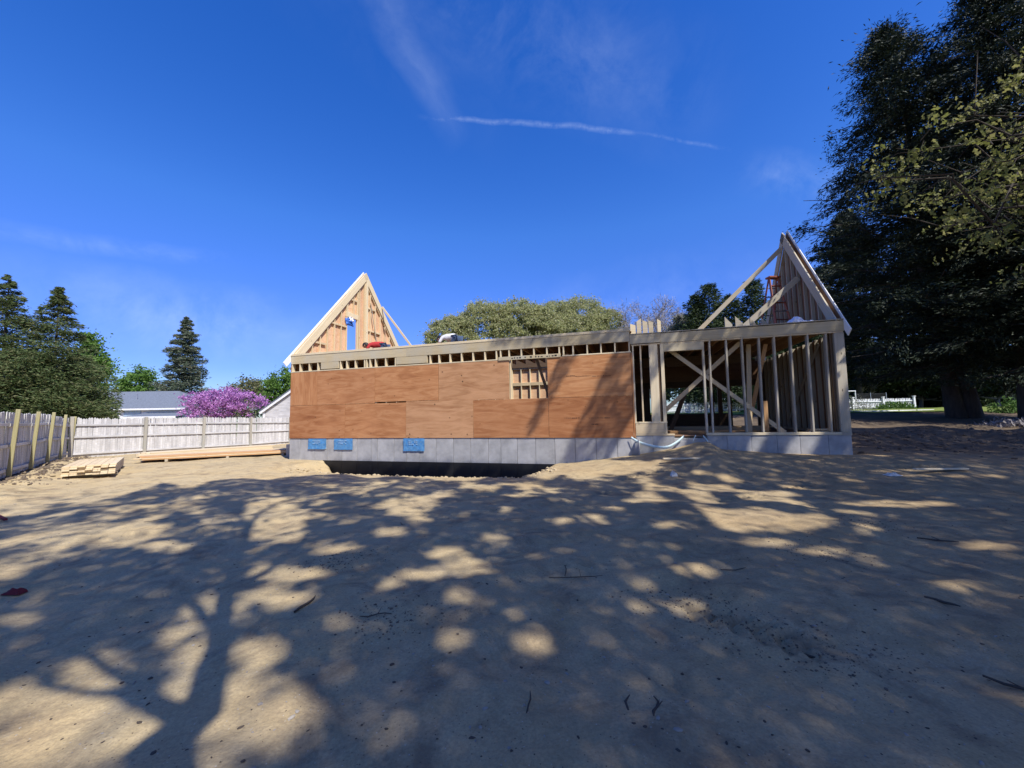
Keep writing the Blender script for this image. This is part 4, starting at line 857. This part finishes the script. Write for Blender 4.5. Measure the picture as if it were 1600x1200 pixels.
# trees behind the house
DK = dict(bark=BARK_G, twigs=2, shell=.74, puffs=260, puff_r=.10, fork=.4)
def dome(label, px, dist, cl_px, lv, group=None):
    b = base_at(px, dist); cl_ = []
    for (cx, top, w_, h_) in cl_px:
        X_ = at(cx, top, dist); rx = w_/FPX*dist/2; rz2 = h_/FPX*dist; cl_.append((X_[0]-b[0], rng.normal(0, 1.), X_[2]-b[2]-rz2, rx, rx*.8, rz2))
    return broadleaf('oak_tree', label, b, cl_, int(lv*1.7), .21, L_DOME, .4, group=group, **DK)
dome('broad yellow green tree behind the house, left of two domes', 770, 46, [(708, 497, 92, 60), (758, 470, 115, 70), (808, 467, 100, 70), (845, 474, 80, 60)], 46000)
dome('rounded yellow green tree behind the house, right of two domes', 895, 50, [(866, 470, 90, 70), (905, 463, 105, 70), (942, 482, 75, 55), (880, 494, 140, 50)], 40000)
leafy('grey_tree', 'small grey green budding tree behind the domes at their right end', 958, 487, 58, 70, 6000, .2, L_OLIVE, 3, .5)
b = base_at(1010, 48); parts = []; TIPS = []
def twigtree(p0, d, L_, r_, depth):
    p1 = p0+d*L_; (t_, P) = limb(p0, p1, r_, r_*.66, 4, .05, 4 if depth > 1 else 6); parts.append(t_)
    if depth >= 4: TIPS.append((p0+p1)/2); TIPS.append(p1)
    if depth >= 6: return
    for k in range(3 if depth > 0 else 5):
        dd = d+rng.normal(size=3)*(.42 if depth else .55); dd[2] += .10; dd /= np.linalg.norm(dd); twigtree(P[-1] if k else P[-2], dd, L_*rng.uniform(.66, .84), max(r_*.58, .016), depth+1)
ot = thing('bare_tree', 'bare grey twigged tree behind the house between the domes and the evergreens', 'tree', b); twigtree(np.zeros(3), np.array([.02, 0, 1.]), 4.1, .30, 0)
tubes_obj('trunk', parts, stained('bare_twig_bark', (.36, .33, .31), (.26, .24, .225), 5, .95), ot)
tp_ = np.array(TIPS); tp_ = tp_[rng.integers(0, len(tp_), 9000)]+rng.normal(size=(9000, 3))*.22; leaf_obj('crown', leaf_quads(tp_, .55, np.array([[0, 0, .6]]), 1., .07), L_BARE, ot)
leafy('blossom_tree', 'grey blossoming tree at the left foot of the evergreens behind the house', 1074, 470, 40, 44, 5000, .22, L_GREY, 2, .7)
for k, (px, py, d, Rm, lab) in enumerate(((1118, 444, 37, 3.0, 'evergreen behind the wing with the highest tip left of the ladder'), (1094, 462, 37.6, 2.6, 'evergreen at the left end of the dark row behind the wing'), (1152, 462, 36.5, 2.9, 'evergreen behind the wing crossed by the long diagonal brace'), (1190, 440, 36, 3.0, 'evergreen behind the wing close to the red ladder'), (1225, 470, 38, 2.4, 'evergreen behind the right gable wall'), (1280, 470, 36, 2.6, 'evergreen behind the right gable, next to the giant trees'))):
    cone_at('cedar_tree', lab, px, py, d, Rm, leafmat('cedar_green', (.018, .035, .012), (.04, .065, .022), (.065, .09, .035), .15) if k == 0 else bpy.data.materials['cedar_green'], 110, 13000, .34, flat=.8, shape=.42, upturn=.45, group='evergreens behind the wing')
# giant dark cedars on the right
def pr(f): return float(np.interp(f, [0, .12, .25, .45, .65, .8, .92, 1], [.80, 1., 1.0, .92, .72, .50, .30, .06]))
def prt(f): return float(np.interp(f, [0, .1, .2, .45, .65, .8, .92, 1], [.3, .75, 1., .95, .72, .5, .30, .06]))
def pa(f): return float(np.interp(f, [0, .1, .2, .36, .55, .73, .9, .95, 1], [.5, .8, .95, 1., .80, .58, .30, .16, .05]))
def giant(label, px, dist, py_top, Rm, nb_, lv, ls, z0, prof, stems, tr, lean=(0, 0)):
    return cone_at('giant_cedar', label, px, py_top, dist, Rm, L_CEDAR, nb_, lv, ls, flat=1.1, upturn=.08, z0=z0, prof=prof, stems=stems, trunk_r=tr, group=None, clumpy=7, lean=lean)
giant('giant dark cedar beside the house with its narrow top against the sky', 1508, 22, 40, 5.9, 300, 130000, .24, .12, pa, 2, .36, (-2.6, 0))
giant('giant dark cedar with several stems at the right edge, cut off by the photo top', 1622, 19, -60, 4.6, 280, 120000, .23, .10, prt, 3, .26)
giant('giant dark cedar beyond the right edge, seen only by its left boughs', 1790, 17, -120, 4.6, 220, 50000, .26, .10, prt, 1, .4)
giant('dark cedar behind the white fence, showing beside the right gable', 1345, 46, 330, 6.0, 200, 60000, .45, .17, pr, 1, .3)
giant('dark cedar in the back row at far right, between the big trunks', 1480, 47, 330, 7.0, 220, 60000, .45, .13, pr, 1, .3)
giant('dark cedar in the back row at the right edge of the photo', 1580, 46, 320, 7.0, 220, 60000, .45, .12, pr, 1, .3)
for (px, d, w_, py, lab) in ((1345, 48, 90, 540, 'shaded leafy tree far behind the white picket fence at the house corner'), (1440, 50, 110, 560, 'shaded leafy tree far behind the sunlit strip of lawn'), (1560, 46, 110, 560, 'shaded leafy tree far behind the big trunks'), (1500, 55, 150, 575, 'shaded leafy tree farthest back between the trunks and the lawn strip'), (1620, 50, 150, 560, 'shaded leafy tree far behind at the right edge'), (1400, 62, 170, 570, 'shaded leafy tree farthest back above the end of the white fence'), (1110, 50, 150, 560, 'leafy tree far behind the wing doorway'), (1230, 52, 120, 540, 'leafy tree far behind the wing corner')):
    leafy('understory_tree', lab, px, py, d, w_, 15000, .46, leafmat('dark_leaf', (.018, .03, .012), (.035, .055, .02), (.06, .085, .03), .25) if 'dark_leaf' not in bpy.data.materials else bpy.data.materials['dark_leaf'], 3, .95, squash=.4)
# lawn strip, bed, edging, frames and netting
def strip_sheet(name, pts, mt, dz=.012, n_=24):
    A, B, C_, D = [np.array(p_) for p_ in pts]; s = np.linspace(0, 1, n_); t2 = np.linspace(0, 1, 9); S, T = np.meshgrid(s, t2)
    XY = (A[None, None]*(1-S)[..., None]+B*S[..., None])*(1-T)[..., None]+(D*(1-S)[..., None]+C_*S[..., None])*T[..., None]
    Zz = ground_z(XY[..., 0], XY[..., 1])+dz+.02; i_ = np.arange(n_*9).reshape(9, n_)
    return link(name, mesh_np(name, np.concatenate([XY, Zz[..., None]], -1), np.stack([i_[:-1, :-1], i_[:-1, 1:], i_[1:, 1:], i_[1:, :-1]], -1).reshape(-1, 4), mt, True))
tag(strip_sheet('lawn', ((9, 27.5), (40, 24.5), (48, 44), (9, 44)), LAWN, .02), kind='structure')
ed = thing('bed_edging', 'low white edging along the plant bed before the picket fence', 'edging', (17.5, 28.4, g1(17.5, 28.4)))
for k in range(10): block('edging_board', ed, WHITE, (k*1.2, -.06*k-.03, -.15), (k*1.2+1.185, -.06*k+.03, .10), .01)
def plants(name, label, x0, x1, y0, y1, n_, h_, mt, ls, grp=None):
    cx, cy = (x0+x1)/2, (y0+y1)/2; o = thing(name, label, 'plant', (cx, cy, g1(cx, cy)), 0, grp); k = rng.random((n_, 3)); 
    C = np.stack([(k[:, 0]-.5)*(x1-x0), (k[:, 1]-.5)*(y1-y0), h_*k[:, 2]*(.35+.65*vnoise(k[:, 0]*(x1-x0), k[:, 1]*2, .5, 51))*(1-np.abs(k[:, 0]*2-1)**4)], -1)
    leaf_obj('foliage', leaf_quads(C, ls, np.array([[0, 0, 1.]]), .9, .4), mt, o)
    st = [tube([(c_[0], c_[1], -.05), (c_[0]*.98, c_[1], c_[2])], [.012, .006], 4, False) for c_ in C[:14]]; tubes_obj('stem', st, TWIG, o)
plants('bed_plant', 'mass of bright green bed plants before the white picket fence, nearest the house', 17.6, 24, 29.3, 31.0, 5200, .95, L_BED, .17)
plants('bed_plant', 'bright green shrub at the right end of the picket fence', 28.6, 31.2, 30.5, 31.8, 1400, .8, L_BED, .16)
plants('bed_plant', 'straggly grey shrub before the picket fence end', 24.2, 27.4, 29.8, 31.2, 900, 1.5, L_GREY, .12)
plants('bed_plant', 'green weed clump at the right edge beyond the trunks', 29.5, 33, 23.5, 25, 1200, 1.1, L_BED, .2)
plants('brush_heap', 'pale dead brush heaped on the dirt below the big trunks', 20.8, 25.0, 17.0, 18.4, 700, .45, L_BARE, .22)
plants('hedge', 'dark clipped hedge far behind the lawn between the white fence and the big trunks', 30, 92, 58, 62, 30000, 4.2, bpy.data.materials['dark_leaf'], .6)
def frame(label, px0, px1, py0, py1, d, r_=.045):
    a, b = at(px0, py1, d), at(px1, py0, d); o = thing('goal_frame', label, 'goal', (a[0], a[1], a[2]-.9)); w_ = b[0]-a[0]; h_ = b[2]-a[2]+.9
    for nm, P in (('upright', [(0, 0, 0), (0, 0, h_)]), ('upright', [(w_, 0, 0), (w_, 0, h_)]), ('crossbar', [(-r_, 0, h_), (w_+r_, 0, h_)])): v, f = tube(P, r_, 8); link(nm, mesh_np(nm, v, f, WHITE, True), o)
    return o
frame('white pipe goal frame beyond the fence just right of the house corner', 1316, 1336, 611, 640, 39); frame('white pipe goal frame seen through the wing, right of the leaning props', 1177, 1192, 623, 645, 40)
frame('wide white pipe goal frame seen through the doorway of the wing', 1085, 1136, 625, 645, 40)
nt = thing('netting_fence', 'dark netting fence on thin posts behind the white picket fence', 'fence', (*at(1337, 640, 40)[:2], 0)); x1_ = at(1386, 640, 40)[0]-nt.location.x; zb_, zt_ = at(1360, 634, 40)[2]-.6, at(1360, 615, 40)[2]
V = []; 
for k in range(60):
    x_ = x1_*k/59; V.append(tube([(x_, 0, zb_), (x_, 0, zt_)], .018, 4, False))
for k in range(18): z_ = zb_+(zt_-zb_)*k/17; V.append(tube([(0, .01, z_), (x1_, .01, z_)], .018, 4, False))
net = tubes_obj('net', V, WIRE, nt); net['kind'] = 'stuff'
for x_ in (0, x1_*.5, x1_): v, f = tube([(x_, -.04, 0), (x_, -.04, zt_+.08)], .04, 8); link('post', mesh_np('post', v, f, ALU, True), nt)
# oak at the right, its boughs reaching into the picture
def lobed(C, size, ax=None):
    n_ = len(C); a = rng.normal(size=(n_, 3)) if ax is None else ax+rng.normal(size=(n_, 3))*.7; a /= np.linalg.norm(a, axis=1)[:, None]; b = np.cross(a, rng.normal(size=(n_, 3))); b /= np.linalg.norm(b, axis=1)[:, None]; c_ = np.cross(a, b)
    s = (size*rng.uniform(.55, 1.3, n_))[:, None]; out = [(-.5, 0), (-.2, .20), (-.05, .10), (.15, .30), (.28, .14), (.5, 0), (.28, -.14), (.15, -.30), (-.05, -.10), (-.2, -.20)]
    V = np.stack([C+a*s*p_+b*s*q_+c_*s*abs(q_)*.35 for p_, q_ in out], 1); return V
def oak_limbs(label, base, trunk_top, tips, leaves_per, lsize):
    o = thing('oak_tree', label, 'tree', base); B = np.array(base); T = np.array(trunk_top)-B; parts = []; C = []
    t_, P = limb((0, 0, -.3), T, .30, .20, 8, .02, 10); parts.append(t_)
    for (tp, thick, nt_) in tips:
        q_ = np.array(tp)-B; st = P[rng.integers(4, 8)]; t_, Q = limb(st, q_, thick*.6, thick*.08, 10, .05, 7, .12); parts.append(t_)
        for k in range(nt_):
            i_ = int(rng.integers(3, 9)); dd = rng.normal(size=3)*np.array([.8, .8, .5]); e = Q[i_]+dd*rng.uniform(.45, 1.0); t_, S_ = limb(Q[i_], e, thick*.12, .006, 5, .10, 5); parts.append(t_)
            for c_ in (S_[-1], S_[-2], S_[-1]+rng.normal(size=3)*.15): C.append(c_+rng.normal(size=(leaves_per, 3))*np.array([.15, .15, .09]))
    tubes_obj('trunk', parts, BARK, o); V = lobed(np.concatenate(C), lsize); n_ = len(V)
    link('crown', mesh_np('crown', V.reshape(-1, 3), np.arange(n_*10).reshape(n_, 10), L_OAK), o)
TP = [(at(1322, 292, 9.2), .10, 9), (at(1352, 268, 9.5), .09, 9), (at(1430, 318, 8.8), .09, 8), (at(1375, 335, 10), .07, 7), (at(1480, 195, 9), .10, 9), (at(1520, 300, 8.6), .08, 6), (at(1560, 175, 9.4), .09, 7), (at(1470, 95, 10), .08, 6), (at(1450, 250, 9.5), .08, 9),
      (at(1500, 362, 8.6), .06, 4), (at(1530, 40, 10), .08, 6), (at(1585, 250, 9.2), .07, 5), (at(1400, 232, 9.4), .07, 7), (at(1540, 205, 9.6), .07, 6)]
oak_limbs('oak reaching in from the right with sunlit yellow green leaves before the dark cedars', (15.2, 6.2, g1(15.2, 6.2)), (14.0, 7.0, 6.0), TP, 11, .145)

# ---------------------------------------------------------------- the oaks behind the camera that shade the yard
# Their leaves grow where the yard shows shade; gaps in the crowns let through the sun flecks seen on sand and wall.
PATCH = [  # sun flecks: centre x, y, half width, half height (photo pixels), strength
 (430, 812, 42, 30, 1), (450, 897, 46, 10, .9), (480, 873, 100, 30, .42), (185, 840, 34, 17, .7), (260, 855, 26, 9, .8), (200, 822, 80, 24, .4), (60, 850, 80, 18, .5), (10, 888, 22, 14, .9), (320, 950, 26, 22, 1), (425, 930, 50, 14, .9), (375, 955, 14, 18, .8),
 (303, 1010, 36, 32, 1), (405, 1020, 40, 20, 1), (302, 1062, 24, 22, 1), (145, 1050, 44, 30, .55), (30, 968, 20, 8, .8), (165, 1135, 118, 50, 1), (60, 1170, 90, 40, .9), (400, 1112, 66, 42, 1), (490, 1135, 44, 22, .5), (310, 1192, 26, 14, .9), (30, 1070, 26, 18, .6),
 (545, 980, 26, 16, .5), (635, 1135, 14, 10, .9), (705, 1000, 18, 14, .7), (690, 950, 30, 14, .5), (720, 930, 20, 12, .7), (725, 885, 38, 17, .9), (695, 865, 24, 8, .8), (665, 897, 34, 7, .8), (610, 915, 20, 7, .8), (655, 810, 20, 8, .7), (610, 832, 18, 7, .8), (770, 840, 20, 8, .8), (640, 790, 150, 36, .34),
 (700, 765, 160, 12, .5), (960, 730, 80, 11, .95), (905, 735, 40, 14, .9), (1400, 787, 75, 5, .85), (1190, 830, 170, 70, .36), (1220, 815, 74, 17, .85), (1195, 848, 38, 6, .9), (1285, 862, 34, 7, .9), (1100, 890, 40, 12, .95), (875, 814, 20, 5, .9), (1028, 850, 20, 5, .9), (1072, 950, 30, 13, .9), (1262, 950, 26, 9, .9), (1405, 962, 25, 6, .95), (835, 1005, 24, 15, .95), (810, 960, 16, 11, .9), (935, 1000, 16, 6, .8), (1540, 853, 40, 6, .85), (1500, 915, 46, 6, .8), (1050, 820, 30, 5, .8), (1345, 828, 16, 6, .9), (980, 882, 12, 6, .8), (1000, 950, 18, 10, .6), (1225, 900, 26, 6, .5),
 (1060, 760, 130, 30, .40), (1130, 722, 160, 8, .35), (1420, 736, 60, 3, .8), (1500, 742, 70, 3, .6), (990, 790, 120, 30, .3), (1010, 915, 30, 8, .4), (1180, 760, 110, 16, .35), (1380, 750, 60, 4, .4)]
PATCH = [(x, y, a*1.22, b*1.22, s) if s >= .8 and x < 700 else (x, y, a*.98, b*.98, s) for x, y, a, b, s in PATCH]
def photo_px(P):
    D = P-np.array([0, 0, EYE]); d = D@CF; return 800+FPX*(D@CR)/d, 600-FPX*(D@CU)/d, d
edge_x = np.array([-400, 0, 120, 250, 400, 470, 520, 600, 700, 850, 900, 960, 1000, 1040, 2200]); edge_y = np.array([880, 812, 790, 766, 753, 752, 750, 752, 754, 752, 738, 722, 712, 500, 300])
def sunny(P, rnd, wall):
    """share of sun at points P of ground or wall"""
    x, y, d = photo_px(P); n_ = vnoise(P[:, 0]*1.0, P[:, 1]*.8, .42, 61)
    n2_ = vnoise(P[:, 0], P[:, 1], .13, 63); n3_ = vnoise(P[:, 0], P[:, 1], .27, 64); lit = np.zeros(len(P))
    for cx, cy, a, b, s in PATCH:
        e = ((x-cx)/a)**2+((y-cy)/b)**2+.9*(n2_-.5)+.8*(n3_-.5)
        ok = e < 1.15 if s > .65 else (e < 1.2) & (n_ > 1.02-s*.95)
        lit = np.maximum(lit, ok*1.0)
    far = y < np.interp(x, edge_x, edge_y)-6+14*(vnoise(x, y*0, 40, 62)-.5)
    lit = np.where(far & ~wall, 1., lit)
    # wall: open sun on the left, slanting streaks to the right of the window
    q_ = x+.52*y; st = .5+.5*np.sin(q_/16.+1.3*np.sin(q_/31.)); thr = np.interp(x, [770, 830, 900, 1000, 1060, 1340], [-1, .12, .42, .5, .74, .80])
    lit = np.where(wall, ((st > thr) & (y > 540)) | (x < 765), lit)
    return lit > .5
def canopy(N, g_lo, g_hi, wall_share=.0):
    pass
trees_b = [  # label, trunk foot, crown hub height
 ('oak behind the camera whose trunk throws the long forked shadow on the left', (1.05, -1.5)), ('spreading oak behind the camera shading the middle of the yard', (7.2, -5.2)), ('spreading oak to the right of the camera shading the right of the yard', (14.5, -.8)),
 ('oak behind the camera shading the right foreground', (5.2, -10.0)), ('oak at far right outside the picture, shading the wing of the house', (20.5, 1.5)), ('oak behind the camera to the left, shading the left edge of the yard', (-4.6, -4.4))]
N = 440000
gxx = rng.uniform(-15, 19, N); gyy = rng.uniform(.2, 19, N); zz = rng.uniform(10, 20, N)
# half of the leaves are drawn so that they serve the near, large part of the picture
near = rng.random(N) < .06; gxx[near] = rng.uniform(-6, 8, near.sum()); gyy[near] = rng.uniform(.2, 8, near.sum()); zz[near] = rng.uniform(8, 15, near.sum())
L3 = SUNV/SUNV[2]; G = np.stack([gxx, gyy, np.zeros(N)], -1); Q = G+L3[None]*zz[:, None]
# where does the leaf's shadow really fall: ground, or the house front first?
hu = (G[:, 0]-HP[0])*HU[0]+(G[:, 1]-HP[1])*HU[1]; hv = (G[:, 0]-HP[0])*HV[0]+(G[:, 1]-HP[1])*HV[1]
lv_ = L3[0]*HV[0]+L3[1]*HV[1]; lu_ = L3[0]*HU[0]+L3[1]*HU[1]; tz = np.where(hv > 0, hv/(-lv_), 0.); uh = hu+lu_*tz
wall = (hv > 0) & (uh > -.3) & (uh < UL+.6) & (tz < 7.5)
Hit = np.where(wall[:, None], G+L3[None]*tz[:, None], G); zg = ground_z(Hit[:, 0], Hit[:, 1]); Hit = np.where(wall[:, None], Hit, Hit+L3[None]*zg[:, None])
lit = sunny(Hit, None, wall); hx_ = photo_px(Hit)[0]
thin = vnoise(Hit[:, 0], Hit[:, 1], .36, 65)*vnoise(Hit[:, 0], Hit[:, 1], 1.4, 66)
keep = ~(wall & (hx_ < 1060) & (rng.random(N) < .35)) & ((~lit & (rng.random(N) > np.clip((thin-.24)*2.4, 0, .78)*np.interp(hx_, [500, 850, 1150], [1., .5, .10]))) | (lit & (rng.random(N) < .05) & ~wall & (Hit[:, 1] < 9)))
hx, hy, hd = photo_px(Hit)
keep &= ~(wall & (Hit[:, 2] > 3.4+SILL) & (hx < 1090))                     # the left gable stands in the sun
keep &= ~((hx < 1000) & (hv > 0) & ~wall)                                   # so does the yard left of and behind the house
D = Q-np.array([0, 0, EYE]); dy = D@CF; inview = (dy > .2) & (np.abs(D@CR) < dy*1.52) & (np.abs(D@CU) < dy*1.22)
keep &= ~inview & ~((hv > 6) & (uh > -1) & (uh < 18))
# the oak at the right edge stands in the sun: nothing grows between it and the sun
for yy, x0, z0 in ((9., 9.3, 5.6), (9.3, 7.6, 7.2), (8., 10.5, 6.)):
    s_ = (Q[:, 1]-yy)/L3[1]; X_ = Q[:, 0]-L3[0]*s_; Z_ = Q[:, 2]-s_; keep &= ~((X_ > x0) & (X_ < 13.5) & (Z_ > z0) & (Z_ < 10.5) & (s_ > 0))
Q = Q[keep]
hubs = np.array([f for _, f in trees_b]); own = np.argmin(((Q[:, None, :2]-hubs[None]-np.array([0, .8]))**2).sum(-1)*np.array([.8, 1, 1, 1, 1, 1.3]), 1)
def lift(px, py, B):
    """stand a shadow point seen on the ground up to the height at which the trunk above B throws it"""
    p = on_ground(px, py); s = max(.3, ((p[0]-B[0])*-.60+(p[1]-B[1])*.80)); h_ = s*math.tan(SUN_EL); return np.array([p[0], p[1], p[2]])+L3*(h_-0)
for k, (lab, f) in enumerate(trees_b):
    C = Q[own == k]
    if len(C) < 50: continue
    o = thing('shade_oak', lab, 'tree', (f[0], f[1], 0)); B = np.array([f[0], f[1], 0.]); parts = []
    if k == 0:
        pts = [(255, 1215), (312, 1120), (342, 1010), (352, 930), (372, 872), (388, 828)]; P3 = [np.array([0, 0, -.2])]+[lift(x_, y_, B)-B for x_, y_ in pts]
        P3.insert(1, P3[1]*np.array([.5, .5, .5])); parts.append(tube(P3, np.array([.22, .18, .135, .105, .082, .078, .07, .06])[:len(P3)], 10))
        for br in ([(388, 828), (372, 802), (335, 778), (290, 770)], [(388, 828), (402, 803), (438, 785), (480, 772)], [(345, 1000), (310, 950), (265, 900), (215, 868)], [(352, 930), (420, 890), (470, 845), (540, 800)], [(300, 1140), (215, 1075), (120, 1015), (40, 985)], [(290, 1150), (180, 1085), (60, 1075)]):
            parts.append(tube([lift(x_, y_, B)-B for x_, y_ in br], np.linspace(.055, .014, len(br)), 7))
        top = P3[-1]
    else:
        top = np.array([rng.normal(0, .3), rng.normal(0, .3), 8.]); parts.append(limb((0, 0, -.2), top, .30, .18, 8, .015, 10)[0])
        for j in range(14): parts.append(limb(top*rng.uniform(.7, 1.), C[rng.integers(len(C))]-B, .09, .015, 8, .05, 6, .1)[0])
    tubes_obj('trunk', parts, BARK, o)
    leaf_obj('crown', leaf_quads(C-B, .14, None, 1, .75), L_SHADE, o)
